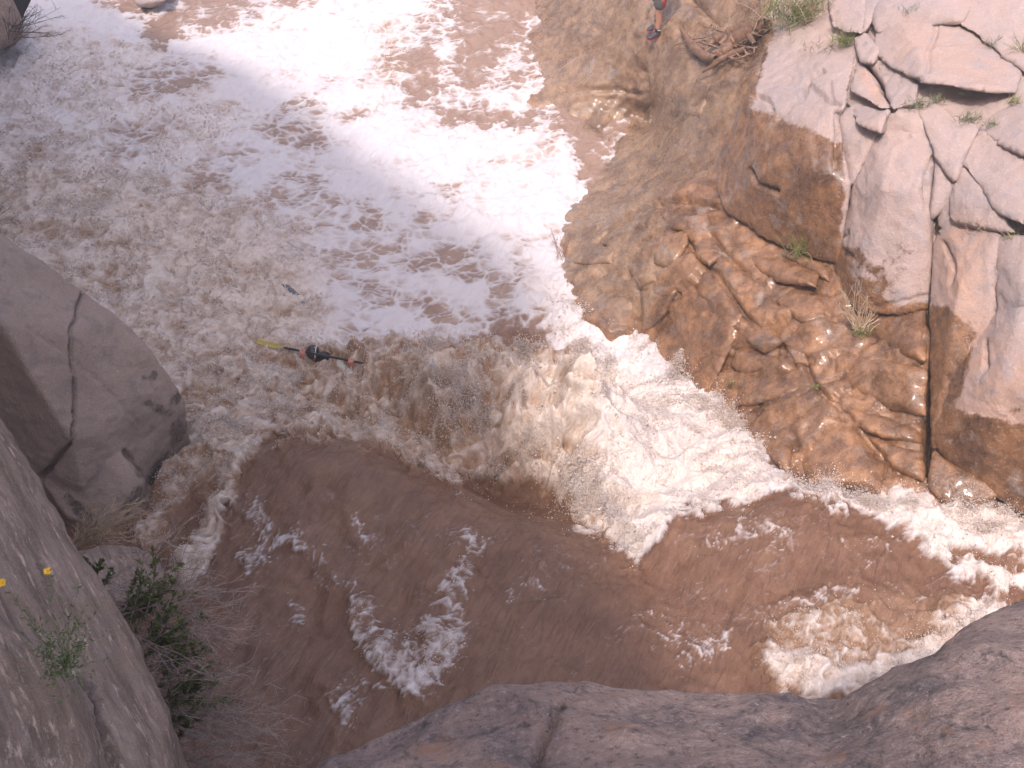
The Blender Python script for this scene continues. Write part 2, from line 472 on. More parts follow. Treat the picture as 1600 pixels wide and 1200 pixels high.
# pool beyond the drop
both(poly_mask([(-500,-300),(900,-300),(860,150),(900,330),(870,470),(640,560),(300,640),(-500,500)], 30), .60, .12)
both(poly_mask([(-300,60),(250,50),(380,180),(330,260),(-300,230)], 40), .66, .45)
both(poly_mask([(600,-200),(900,-200),(830,110),(760,170),(700,180),(620,170),(600,90)], 25), .22, .10)
both(poly_mask([(170,-200),(560,-200),(480,10),(330,50),(260,75),(215,55),(160,20)], 25), .30, .12)
both(poly_mask([(215,45),(280,40),(260,75),(225,72)], 12), .05, .05)
both(stroke_mask([(640,-60),(600,20),(500,80),(430,120),(520,180),(620,240),(730,290),(850,310)], 85), .78, .1)
both(stroke_mask([(520,60),(500,150),(560,260)], 60), .80, .08)
both(stroke_mask([(300,85),(420,70)], 40), .9, .15)
both(stroke_mask([(690,200),(800,215),(880,260),(890,330)], 42), .78, .1)
both(stroke_mask([(590,150),(620,100),(600,50)], 30), .5, .35)
both(stroke_mask([(690,20),(700,90),(705,150),(745,160)], 24, 22), .5, .1)
both(stroke_mask([(800,85),(790,120),(750,150)], 22, 20), .52, .1)
both(stroke_mask([(820,40),(830,70),(790,100)], 20, 18), .45, .1)
both(stroke_mask([(170,18),(200,40),(160,28)], 16), .8, .2)
both(stroke_mask([(250,12),(230,35),(180,48)], 10, 8), .65, .1)
both(stroke_mask([(60,22),(130,25),(200,50)], 26), .95, .15)
for (x, y, r) in [(470,205,38),(480,175,24),(545,180,20),(250,130,36),(300,110,30),(215,215,26),(340,290,26),(350,310,20),(480,290,26),(660,390,36),(740,420,30),(640,330,20),(690,300,20),(590,470,24),(830,420,26),(660,480,24),(560,330,26),(430,395,36),(190,250,26)]:
    both(stroke_mask([(x - r * .6, y), (x + r * .6, y + 4)], r * 1.1), .40, .1)
both(poly_mask([(890,190),(1010,180),(1000,250),(930,300),(905,280)], 12), .12, .06)
both(stroke_mask([(975,195),(960,225),(945,250)], 24, 20), .40, .05)
both(stroke_mask([(700,185),(830,185)], 22), .22, .1)
# misty froth on the left
both(poly_mask([(-400,200),(60,215),(260,260),(370,310),(480,360),(520,440),(500,520),(420,600),(300,640),(-400,500)], 45), .52, .62)
both(stroke_mask([(40,300),(200,330),(330,380)], 45), .58, .6)
both(stroke_mask([(360,390),(470,470)], 50), .62, .6)
# churning pile
both(poly_mask([(300,560),(520,545),(640,545),(820,555),(850,640),(840,760),(880,830),(780,800),(640,730),(560,690),(400,690),(330,760),(240,780),(255,690)], 22), .40, 1.0)
both(poly_mask([(810,570),(900,560),(960,590),(990,700),(1000,890),(960,860),(900,820),(850,760),(800,700)], 22), .62, 1.0)
both(poly_mask([(860,470),(1000,530),(1070,570),(1150,660),(1230,755),(1180,790),(1070,800),(1030,850),(1000,895),(960,860),(930,700),(940,600),(880,540)], 16), .90, .75)
both(stroke_mask([(860,455),(900,520),(960,550),(1020,560),(1060,590)], 46), 1.0, .35)
both(stroke_mask([(660,555),(780,560),(900,565)], 22), .30, 1.0)
both(stroke_mask([(640,600),(690,680),(640,700)], 45), .30, 1.0)
both(stroke_mask([(560,720),(700,760),(760,775)], 18), .5, 1.0)
both(stroke_mask([(740,765),(800,785),(870,805)], 24, 16), .0, .35)
both(stroke_mask([(395,700),(350,780),(330,850),(290,880)], 40, 36), .50, .9)
both(stroke_mask([(300,690),(260,800),(240,840)], 34), .42, .9)
# smooth brown tongue
both(poly_mask([(385,715),(405,694),(470,684),(560,694),(650,734),(750,787),(880,832),(1000,897),(1040,840),(1060,806),(1150,793),(1250,785),(1330,800),(1420,860),(1480,900),(1480,1300),(100,1300),(260,960),(340,860),(365,800)], 9), .05, .07)
both(stroke_mask([(470,835),(500,880),(560,930),(590,960),(630,1050),(650,1085)], 32, 30), .345, .22)
both(stroke_mask([(745,840),(730,880),(705,940),(715,1000),(690,1040),(645,1085)], 38, 36), .40, .34)
both(poly_mask([(590,1000),(660,960),(720,1000),(700,1040),(650,1090),(620,1080)], 22), .42, .4)
both(stroke_mask([(560,960),(600,1040),(640,1080),(700,1020)], 32, 28), .46, .42)
both(stroke_mask([(540,800),(560,830),(590,835)], 24, 22), .36, .2)
both(stroke_mask([(400,790),(420,830),(390,880)], 26, 24), .35, .25)
both(stroke_mask([(445,920),(460,960)], 22, 20), .33, .2)
both(stroke_mask([(400,900),(420,860),(480,830)], 22, 18), .33, .2)
both(stroke_mask([(540,1100),(560,1150)], 24, 22), .34, .3)
both(stroke_mask([(520,1090),(590,1070)], 26, 22), .33, .3)
both(stroke_mask([(800,930),(830,920)], 26, 24), .30, .15)
both(stroke_mask([(1040,1010),(1080,1030),(1130,1005)], 40, 36), .38, .25)
both(stroke_mask([(1060,990),(1000,960)], 34, 30), .26, .2)
both(poly_mask([(1200,960),(1300,925),(1400,930),(1480,920),(1560,930),(1560,1100),(1300,1100),(1200,1050),(1190,1000)], 36), .36, .7)
both(stroke_mask([(1210,945),(1300,925),(1350,940)], 18, 16), .36, .4)
both(stroke_mask([(1200,1040),(1280,1075),(1400,1070),(1500,1020),(1545,930)], 34, 30), .62, .85)
both(stroke_mask([(1400,960),(1440,990)], 34), .15, .5)
both(stroke_mask([(1320,860),(1430,850),(1540,935)], 20, 18), .33, .3)
both(poly_mask([(1230,755),(1450,780),(1660,820),(1660,890),(1560,920),(1500,900),(1420,855),(1340,805),(1260,785)], 14), .80, .75)
both(stroke_mask([(1480,870),(1590,880)], 16, 12), .2, .4)
both(stroke_mask([(1150,815),(1220,840)], 26, 24), .36, .4)
both(stroke_mask([(1080,850),(1190,850)], 30, 26), .28, .3)

jx = wpx + 16 * pn2(WX * 2.2, WY * 2.2, 401) + 10 * pn2(WX * 6, WY * 6, 402) + 7 * pn2(WX * 15, WY * 15, 403)
jy = wpy + 16 * pn2(WX * 2.2, WY * 2.2, 404) + 10 * pn2(WX * 6, WY * 6, 405) + 7 * pn2(WX * 15, WY * 15, 406)
fo = sample(FO, jx, jy); tu = sample(TU, jx, jy)
n1 = pn2(WX * .9, WY * .9, 1); n2 = pn2(WX * .9 + 40, WY * .9, 2)
m1 = pn2(WX * 2.6, WY * 2.6, 3); m2 = pn2(WX * 2.6 + 9, WY * 2.6, 4)
UX = WX + .28 * n1 + .10 * m1; UY = WY + .28 * n2 + .10 * m2
e1, c1, id1 = voro2(UX * 2.3, UY * 3.2, 3)
e2, c2, id2 = voro2(UX * 6.0, UY * 7.5, 8)
fb = (.55 * pn2(UX * 1.2, UY * 1.7, 11) + .38 * pn2(UX * 2.7, UY * 3.6, 12) + .26 * pn2(UX * 6, UY * 8, 13) + .17 * pn2(UX * 13, UY * 16, 14) + .12 * pn2(UX * 26, UY * 30, 15))
lace = np.exp(-(e1 / .10) ** 2) * .6 + np.exp(-(e2 / .16) ** 2) * .35
P3 = np.stack([WX, WY, WZ * 1.3], -1).reshape(-1, 3)
k5 = vn3(P3 * 4.6, 301).reshape(WX.shape); k11 = vn3(P3 * 10.5, 302).reshape(WX.shape); k24 = vn3(P3 * 23, 303).reshape(WX.shape)
tq = .3 + .7 * sstep(.2, .6, tu)
soft = (.55 * pn2(WX * 1.0 + .3 * n1, WY * 1.5, 111) + .42 * pn2(WX * 2.3 + .4 * m1, WY * 3.3 + .4 * m2, 112) + .34 * pn2(WX * 5 + .5 * m1, WY * 7, 113) + .26 * tq * pn2(WX * 11, WY * 14, 114) + .20 * tq * pn2(WX * 22, WY * 26, 115))
VX = WX + .10 * n1 + .05 * m1; VY = WY + .10 * n2 + .05 * m2
e1, c1, id1 = voro2(VX * 2.2, VY * 3.6, 3)
e2, c2, id2 = voro2(VX * 4.6, VY * 7.0, 8)
lace = np.exp(-(e1 / .10) ** 2) * .75 + np.exp(-(e2 / .14) ** 2) * .5
val = fo * 1.8 - 1.0 + soft * .9 + .12 * fb + lace * np.clip(fo * 2.4 - .15, 0, 1) * .8
def rdg(k, sd): return 1 - 2.4 * np.abs(pn2(UX * k + .3 * m1, UY * k + .3 * m2, sd))
rid = rdg(3.2, 21); rid2 = rdg(7.5, 22); rid3 = rdg(16, 23); rid4 = rdg(30, 24)
tw = sstep(.25, .8, tu)
val_t = fo * 1.7 - .82 + .40 * soft + .12 * rid + .50 * k5 + .44 * k11 + .30 * k24 + .10 * rid4 + .15 * pn2(WX * 42, WY * 42, 116)
# breaking lines on the brown tongue shred into threads
def thread(k, w, sd): return np.exp(-(pn2(UX * k + .8 * m1, UY * k + .8 * m2, sd) / w) ** 2)
thr = .85 * thread(3.4, .07, 25) + .62 * thread(8, .11, 26) + .42 * thread(17, .17, 27)
tong = sstep(690, 790, wpy) * (1 - sstep(.55, .8, fo))
val_b = fo * 3.0 - 1.60 + thr * .55 + .6 * fb + .35 * k11 + .35 * k24
val = val * (1 - tong) + tong * val_b
val_t = val_t * (1 - tong * .6) + tong * .6 * val_b
val = val * (1 - tw) + tw * val_t
foam = sstep(-.62, .56, val)
fil = (.6 * thread(5.5, .06, 28) + .6 * thread(11, .09, 29) + .5 * thread(21, .13, 30)) * sstep(-.25, .45, soft + .5 * fb)
foam = np.maximum(foam, sstep(690, 790, wpy) * (1 - tw) * .30 * np.clip(fil, 0, 1))
# relief
pile = sample(np.maximum(stroke_mask([(560,600),(700,620),(820,640),(900,680)], 90), stroke_mask([(930,600),(960,760),(1000,850)], 60)), wpx, wpy)
bil1 = 1 - np.abs(pn2(UX * 1.1, UY * 1.1, 31)) * 2; bil2 = 1 - np.abs(pn2(UX * 2.5, UY * 2.5, 32)) * 2
bil3 = 1 - np.abs(pn2(UX * 6, UY * 6, 33)) * 2
hz = tu ** 1.3 * ((.14 + .2 * pile) * bil1 + (.09 + .09 * pile) * bil2 + (.05 + .06 * pile) * k5 + .02 * bil3 + (.035 + .04 * pile) * k11 + (.012 + .02 * pile) * k24 + .012 * rid3 + .012 * rid4 + .018 * pn2(UX * 27, UY * 27, 35))
calm = 1 - sstep(.2, .8, tu)
rx = WX * .47 + WY * .88; ry = -WX * .88 + WY * .47        # along / across the tongue
hz = hz + calm * (.07 * pn2(rx * .55 + .4 * n1, ry * 1.1, 41) + .035 * pn2(rx * 1.3 + .5 * m1, ry * 2.6, 42) + .022 * pn2(rx * 3.0 + m2, ry * 5.5, 43) + .008 * pn2(rx * 5 + 1.5 * m1, ry * 9 + 1.5 * m2, 44) + .002 * pn2(rx * 12 + 2 * m1, ry * 20 + 2 * m2, 45))
hz = hz + calm * (.03 * vn3(P3 * np.array([5.0, 3.4, 4.0]) + np.stack([m1, m2, n1], -1).reshape(-1, 3) * .6, 310).reshape(WX.shape) + .013 * k11)
hz = hz + foam * (.02 + .035 * tu) * (1 + .5 * fb)
hz = hz + sample(np.maximum(stroke_mask([(470,835),(560,940),(640,1080)], 40), stroke_mask([(740,850),(705,950),(650,1085)], 36)), wpx, wpy) * .05
PXo = WX + tu * (.07 * pn2(WX * 3.5, WY * 3.5, 51) + .035 * pn2(WX * 9, WY * 9, 52))
PYo = WY + tu * (.07 * pn2(WX * 3.5 + 5, WY * 3.5, 53) + .035 * pn2(WX * 9 + 5, WY * 9, 54))
WZd = WZ + hz
WV = np.stack([PXo, PYo, WZd], -1).reshape(-1, 3)
idx = np.arange(NX * NY).reshape(NY, NX)
WF = np.stack([idx[:-1, :-1], idx[:-1, 1:], idx[1:, 1:], idx[1:, :-1]], -1).reshape(-1, 4)
cream = sample(poly_mask([(-400,240),(60,225),(260,280),(380,330),(500,420),(520,520),(420,600),(300,640),(-400,500)], 70), wpx, wpy)
froth = np.clip(np.maximum(tu, cream), 0, 1) * (1 - tong * (1 - sstep(.1, .7, foam)) * .7 * (1 - sstep(.42, .62, tu)))
water = mesh_np('river_water', WV, WF, M_WATER, attrs={'foam': foam.ravel(), 'froth': froth.ravel(), 'aer': np.maximum(fo * (1 - .8 * tong), .42 * (1 - sstep(430, 560, wpy))).ravel()})
tag(water, kind='structure')
def water_z(x, y):
    i = int(np.clip(np.searchsorted(ys, y), 0, NY - 1)); j = int(np.clip(np.searchsorted(xs, x), 0, NX - 1))
    return float(WZd[i, j])

# ================================================================== RIGHT BANK
BCP = []
for a, b, z in [(800,155,-.05),(835,105,0),(850,10,.05),(860,-100,.1),(890,190,.05),(950,205,.08),(1005,185,.15),(1010,190,.2),(960,262,.12),(905,330,.1),(872,400,.1),(868,440,.1),(905,505,.25),
                (1000,525,.4),(1060,570,.65),(1130,645,1.05),(1225,758,1.8),(1330,785,2.0),(1450,790,2.15),(1600,830,2.2),(1750,860,2.2),
                (780,155,-.3),(840,300,-.3),(830,400,-.4),(860,500,-.3),(1000,600,.2),(1180,790,1.3),(1400,860,1.8),(1017,62,1.75),(1000,50,1.7),(930,60,.9),(930,130,.6),(1000,0,1.9),(1000,110,1.0),(900,0,.7)]:
    BCP.append((a, b, float(at_z(a, b, z)[1] * CP - (z - CAMZ) * SP)))
BCP += [(1075,90,16.6),(1150,60,16.2),(1180,0,16.0),(1080,0,17.6),(1060,150,16.2),(1120,250,15.0),(1060,300,15.2),(1000,330,15.9),
        (1120,330,14.6),(1210,375,13.9),(1300,405,13.1),(1100,420,14.3),(1150,500,13.6),(1250,500,12.9),(1300,600,12.3),(1440,480,12.1),(1380,640,11.8),(1440,730,11.35),(1250,680,12.1),(1060,480,14.4),
        (1180,140,14.3),(1205,60,14.9),(1330,80,13.7),(1315,160,13.2),(1240,20,15.0),(1240,-100,15.6),(1340,20,14.0),
        (1330,290,12.7),(1400,175,12.3),(1450,330,11.9),(1500,250,11.7),(1440,60,12.9),(1580,100,12.1),(1500,190,12.0),(1600,0,12.9),(1600,250,11.2),(1600,-150,13.5),
        (1460,540,11.6),(1470,690,11.35),(1490,350,11.5),(1600,370,10.9),(1600,600,10.75),(1600,790,11.0),(1750,300,10.5),(1750,600,10.3),(1750,50,11.5),(1400,-150,14.3),(1050,-150,18.5)]
bcp = np.array(BCP)
TB = rbf(bcp[:, :2] / 100, bcp[:, 2], np.stack([GX.ravel(), GY.ravel()], -1) / 100, .02).reshape(GX.shape)
TB = blur(TB, 3)
# dryness guide: where the bank is soaked
WET = np.full(GX.shape, 1.0)
WET = lerp_to(WET, poly_mask([(1172,168),(1212,50),(1195,-200),(2200,-200),(2200,620),(1600,660),(1560,655),(1490,640),(1530,520),(1480,480),(1456,480),(1440,470),(1400,480),(1370,450),(1340,440),(1310,400),(1322,300),(1318,225),(1240,195)], 20), 0.0)
WET = lerp_to(WET, stroke_mask([(1350,450),(1395,440),(1340,400),(1320,400)], 24), .7)
WET = lerp_to(WET, stroke_mask([(1465,530),(1475,600)], 22), .9)
WET = lerp_to(WET, poly_mask([(1360,395),(1400,350),(1440,400),(1400,470)], 14), .38)

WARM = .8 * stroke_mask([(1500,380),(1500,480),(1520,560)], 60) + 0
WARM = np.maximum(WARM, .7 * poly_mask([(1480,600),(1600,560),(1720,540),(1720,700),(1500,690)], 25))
WARM = np.maximum(WARM, .75 * stroke_mask([(1350,115),(1375,155)], 14))  # orange sunlight on the tilted slab, painted into its tint
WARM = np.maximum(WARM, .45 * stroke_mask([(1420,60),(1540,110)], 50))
def dep_b(px, py): return sample(TB, np.asarray(px, float), np.asarray(py, float))

def bank_grid(name, x0, x1, y0, y1, st, mat, push=0.0, mask=None):
    gx = np.arange(x0, x1 + .1, st); gy = np.arange(y0, y1 + .1, st)
    X, Y = np.meshgrid(gx, gy)
    t = dep_b(X, Y) + push
    V = at_t(X, Y, t).reshape(-1, 3)
    n = len(gx); m = len(gy)
    ix = np.arange(n * m).reshape(m, n)
    F = np.stack([ix[:-1, :-1], ix[1:, :-1], ix[1:, 1:], ix[:-1, 1:]], -1).reshape(-1, 4)
    return V, F, X.ravel(), Y.ravel()
V, F, X, Y = bank_grid('b', 740, 1900, -240, 960, 4, None, 0.05)
N = vnormals(V, F)
N = N * np.sign(-(N * (V - np.array([0, 0, CAMZ]))).sum(1))[:, None]
# jointed bedrock: stepped cells, flow-smoothed further up
warp = np.stack([fbm3(V * .9, 61, 3), fbm3(V * .9 + 31, 62, 3)], -1) * .35
a_ = V[:, 0] * .75 + V[:, 1] * .62 + warp[:, 0]; b_ = -V[:, 0] * .6 + V[:, 1] * .8 + V[:, 2] * .5 + warp[:, 1]
eb, cb, idb = voro2(a_ * 1.5, b_ * 2.3, 71)
eb2, cb2, idb2 = voro2(a_ * 3.6, b_ * 4.6, 72)
bl = sample(poly_mask([(880,340),(1000,320),(1130,330),(1300,430),(1460,480),(1460,780),(1200,780),(1000,540),(890,470)], 40), X, Y)
bl = .25 + .75 * bl
disp = bl * (.11 * (idb - .5) + .04 * (idb2 - .5) - .05 * np.exp(-(eb / .06) ** 2) - .012 * np.exp(-(eb2 / .09) ** 2)) + .08 * fbm3(V * .8, 63, 4) + .035 * (1 - 2 * np.abs(pn2(a_ * 1.1 + b_ * .3, b_ * 3.2, 73))) + .018 * (1 - 2 * np.abs(pn2(a_ * 2.4, b_ * 7.0, 74))) + .035 * fbm3(V * 4.0, 64, 4)
V = V + N * disp[:, None]
BANKCR = [([(1457,320),(1456,400),(1455,480),(1450,600),(1446,735)], 9, .55), ([(1346,98),(1370,130),(1391,168)], 9, .5), ([(1005,110),(1010,165),(1000,185)], 6, .12), ([(880,140),(960,140),(1010,150)], 5, .08), ([(860,90),(940,70),(985,30)], 5, .07),
          ([(1020,320),(1070,310),(1120,325)], 6, .12), ([(1060,360),(1090,400),(1120,430),(1160,490),(1200,530),(1230,545)], 6, .14),
          ([(1110,365),(1130,395),(1170,430)], 6, .1), ([(1000,455),(1040,470),(1080,440),(1120,400)], 6, .12), ([(1080,0),(1120,40),(1060,45)], 7, .1),
          ([(1255,560),(1270,600),(1310,635),(1345,650)], 6, .1), ([(1150,620),(1200,590),(1240,572)], 6, .1), ([(1330,670),(1370,720),(1395,735)], 6, .12)]
V = crack_push(V, N, BANKCR)
wetv = sample(WET, X, Y)
# back sheet closes the bank into a solid body
OLV = poly_mask([(780,170),(830,60),(860,-300),(1100,-300),(1215,40),(1180,150),(1130,240),(1030,290),(1060,360),(1050,430),(1000,520),(905,505),(860,430),(840,400)], 60)
bank = mesh_np('bedrock_bank', V, F, M_LEDGE, attrs={'wet': wetv, 'olive': sample(OLV, X, Y)})
tag(bank, kind='structure')
def finish_rock(name, V, F, mat, parent=None, amp=.05, nsc=1.6, seed=0, cracks=(), wet=None, smooth_it=3, fine=.012, dents=0.0, chip=0.0):
    V = lap(V, F, smooth_it)
    N = vnormals(V, F)
    d = amp * fbm3(V * nsc, 100 + seed, 4) + fine * fbm3(V * 9.0, 130 + seed, 3)
    tr_ = fbm3(V * 1.15 + 7, 170 + seed, 2) * 3.2; d = d + chip * (np.floor(tr_) + sstep(.38, .62, tr_ - np.floor(tr_))) / 3.2
    if dents:
        d = d - dents * np.maximum(0, fbm3(V * 2.4, 150 + seed, 2) - .15)
    V = V + N * d[:, None]
    if cracks: V = crack_push(V, N, cracks)
    px, py, _ = to_px(V)
    w = sample(WET, px, py) if wet is None else (wet(V, px, py) if callable(wet) else np.full(len(V), float(wet)))
    return mesh_np(name, V, F, mat, parent, attrs={'wet': w, 'olive': sample(OLV, px, py), 'warm': sample(WARM, px, py)})

def block_pts(pts, back=1.2, shrink=.75, proud=0.0, drop=.0):
    """front outline on the bank face (pixel, pixel, extra depth), carried back into the bank"""
    P = []
    for p in pts:
        dt = p[2] if len(p) > 2 else 0.0
        P.append(at_t(p[0], p[1], dep_b(p[0], p[1]) + dt - proud))
    P = np.array(P); c = P.mean(0)
    d = c - np.array([0, 0, CAMZ]); d /= np.linalg.norm(d); d = d + np.array([.25, .1, -.15]); d /= np.linalg.norm(d)
    B = c + (P - c) * shrink + d * back
    mid = c - (d * .03)
    return [tuple(p) for p in P] + [tuple(p) for p in B]

BLOCKS = [  # name, label, category, outline groups, voxel, cracks
 ('granite_block', 'boulder with dry pale cap and soaked brown lower face beside the driftwood root', [
    [(1210,56,.25),(1334,79,.1),(1316,163,-.25),(1300,190,-.3),(1172,168,-.3),(1180,140,-.15)],
    [(1172,160,-.3),(1300,175,-.35),(1322,289,-.2),(1306,405,0),(1214,373,-.05),(1137,327,0),(1122,270,.05),(1140,230,.0),(1210,260,-.5),(1290,270,-.45)]], .032,
   [([(1172,265),(1180,285),(1205,297),(1214,298)], 5, .1), ([(1215,185),(1235,165),(1255,150),(1262,128),(1285,112)], 5, .09), ([(1262,128),(1290,155),(1312,163)], 5, .08), ([(1296,128),(1300,160)], 4, .05), ([(1310,175),(1306,260)], 6, .12), ([(1175,150),(1200,155),(1205,170)], 4, .08)]),
 ('granite_block', 'small upright pale column of rock wedged between the soaked boulder and the tall block', [[(1313,178,-.1),(1342,168,0),(1369,210,0),(1333,283,-.1),(1322,288,0),(1308,240,0)]], .03, []),
 ('granite_slab', 'thin tilted slab lit orange along the long dark crevice', [[(1343,98,.15),(1352,110,.05),(1390,168,-.1),(1375,168,-.2),(1330,142,-.2)]], .025, []),
 ('granite_block', 'flat pale ledge stone below the tilted slab at the crevice foot', [[(1322,160,-.05),(1388,172,-.1),(1376,208,-.25),(1340,195,-.25)]], .03, []),
 ('granite_block', 'tall pale grey block rising behind the bare dry twigs', [
    [(1375,205,.1),(1398,178,.15),(1443,182,.1),(1459,236,0),(1447,330,-.05),(1449,468,.05),(1400,482,-.05),(1340,478,0),(1303,412,.15),(1313,370,.0),(1335,290,-.05),(1380,300,-.32),(1430,300,-.25)]], .032,
    [([(1325,365),(1312,372)], 4, .06), ([(1330,400),(1318,392)], 4, .06), ([(1450,330),(1445,260),(1462,240)], 5, .08), ([(1380,225),(1420,212)], 3, .03), ([(1365,480),(1400,472),(1450,462)], 4, .05)]),
 ('granite_block', 'wedge of pale rock above the tall grey block with a green crack behind it', [[(1431,161,.1),(1447,153,.1),(1499,187,0),(1530,200,0),(1502,240,-.12),(1491,282,-.05),(1462,243,-.1)]], .03, []),
 ('granite_block', 'narrow shadowed rib of rock between the tall grey block and its neighbour', [[(1462,243,0),(1491,281,.1),(1478,322,.1),(1454,345,0),(1452,320,-.05)]], .028, []),
 ('granite_block', 'large rounded pale boulder slab high on the bank with a grey stained hollow', [
    [(1403,19,.1),(1446,19,.2),(1499,38,.15),(1562,82,.1),(1588,112,0),(1582,141,-.1),(1540,140,-.3),(1450,116,-.3),(1440,126,-.25),(1397,106,-.1),(1369,79,0),(1375,52,.05)]], .03,
    [([(1465,28),(1455,70),(1448,110)], 6, .05), ([(1372,100),(1420,125),(1440,128)], 4, .08)]),
 ('granite_block', 'grey upright block beside the reed clump at the bank top', [[(1290,-30,.1),(1352,-30,.1),(1348,50,-.1),(1320,50,-.1),(1302,40,-.05)]], .03, []),
 ('granite_block', 'slim grey rib of rock left of the rounded boulder slab', [[(1353,-30,.1),(1380,-30,.1),(1368,24,0),(1350,50,-.08),(1347,30,-.05)]], .025, []),
 ('granite_block', 'pale broken ledge above the rounded boulder slab', [[(1382,-40,.2),(1540,-40,.2),(1500,32,-.05),(1446,14,-.05),(1402,16,-.05),(1372,50,0),(1370,28,0)]], .035, []),
 ('granite_block', 'small rounded grey stone under the slim rib at the crevice head', [[(1334,60,0),(1352,54,0),(1372,76,-.05),(1364,99,-.1),(1345,95,-.1)]], .025, []),
 ('granite_block', 'grey wedge under the rounded boulder slab on the far side of the crevice', [[(1368,97,.1),(1397,106,0),(1433,131,-.1),(1430,160,-.1),(1396,170,0),(1385,140,.05)]], .028, []),
 ('granite_block', 'brown stained outcrop above the top right grass tufts', [[(1510,-40,.3),(1700,-40,.2),(1690,110,0),(1600,110,-.05),(1560,74,-.05),(1500,34,0)]], .04, []),
 ('granite_block', 'pale block at the frame edge over the sloping smooth slab', [[(1530,203,.05),(1562,172,.1),(1600,157,.05),(1680,150,0),(1690,255,-.1),(1600,240,-.15),(1570,228,-.1)]], .035, []),
 ('granite_block', 'smooth sloping slab with a diagonal seam under the pale edge block', [[(1506,258,0),(1531,206,0),(1600,244,-.05),(1690,262,-.1),(1690,372,-.2),(1600,350,-.25),(1562,330,-.15)]], .035, []),
 ('granite_block', 'grey triangular rock with dry grass lying below the diagonal seam', [[(1504,264,.05),(1560,330,-.1),(1590,366,-.05),(1530,352,-.1),(1487,345,0),(1484,311,0)]], .03, []),
 ('granite_block', 'pink sunlit block right of the deep vertical crack', [
    [(1459,390,.1),(1484,352,.15),(1525,344,.1),(1562,376,-.05),(1556,492,-.1),(1530,525,-.1),(1499,578,-.05),(1473,607,.0),(1466,690,.05),(1456,690,.05),(1456,540,.05),(1500,430,-.25)]], .032,
    [([(1475,380),(1490,410),(1486,440)], 4, .05), ([(1562,376),(1555,430),(1556,490)], 4, .05)]),
 ('granite_block', 'pale rounded block beside the pink block at the frame edge', [[(1563,378,.0),(1600,372,-.05),(1700,365,-.1),(1700,490,-.25),(1600,470,-.3),(1559,498,-.15)]], .035, []),
 ('granite_boulder', 'big boulder with splashed pink top and wet orange belly above the white foam', [
    [(1544,507,-.1),(1600,470,-.2),(1720,440,-.2),(1740,850,-.0),(1600,798,-.05),(1540,755,0),(1487,717,.05),(1466,688,.05),(1466,650,.05),(1474,607,0),(1502,579,-.1),(1560,600,-.4),(1650,600,-.5)]], .032,
    [([(1540,535),(1540,575)], 5, .06), ([(1487,690),(1510,660),(1525,655)], 4, .05), ([(1590,640),(1570,655)], 4, .05)]),
 ('granite_block', 'wet wedge of rock at the foam edge under the orange bellied boulder', [[(1461,708,0),(1499,730,0),(1546,757,-.05),(1560,775,-.05),(1490,800,0),(1450,760,0)]], .03, []),
]
for i, (nm, lab, groups, vox, cr) in enumerate(BLOCKS):
    r = random.Random(200 + i); G2 = []
    for g in groups:
        cx = sum(p[0] for p in g) / len(g); cy = sum(p[1] for p in g) / len(g)
        g = [(cx + (p[0] - cx) * 1.075, cy + (p[1] - cy) * 1.075, p[2]) for p in g]
        md = sum(p[2] for p in g) / len(g)
        if len(g) < 10:
            g = g + [(cx + (p[0] - cx) * r.uniform(.45, .8), cy + (p[1] - cy) * r.uniform(.45, .8), p[2] * .7 + md * .3 - r.uniform(.0, .045)) for p in r.sample(g, 4)]
        else:
            g = g + [(cx + (p[0] - cx) * r.uniform(.6, .85), cy + (p[1] - cy) * r.uniform(.6, .85), p[2] - r.uniform(.0, .05)) for p in r.sample(g, 4)]
        G2.append(block_pts(g, back=1.3, proud=.06))
    V, F = remesh(G2, vox * 1.08)
    o = finish_rock(nm, V, F, M_PALE, amp=.016, nsc=2.4, seed=i, cracks=cr, smooth_it=1, dents=.0, chip=.05, fine=.012)
    tag(o, lab, 'rock')

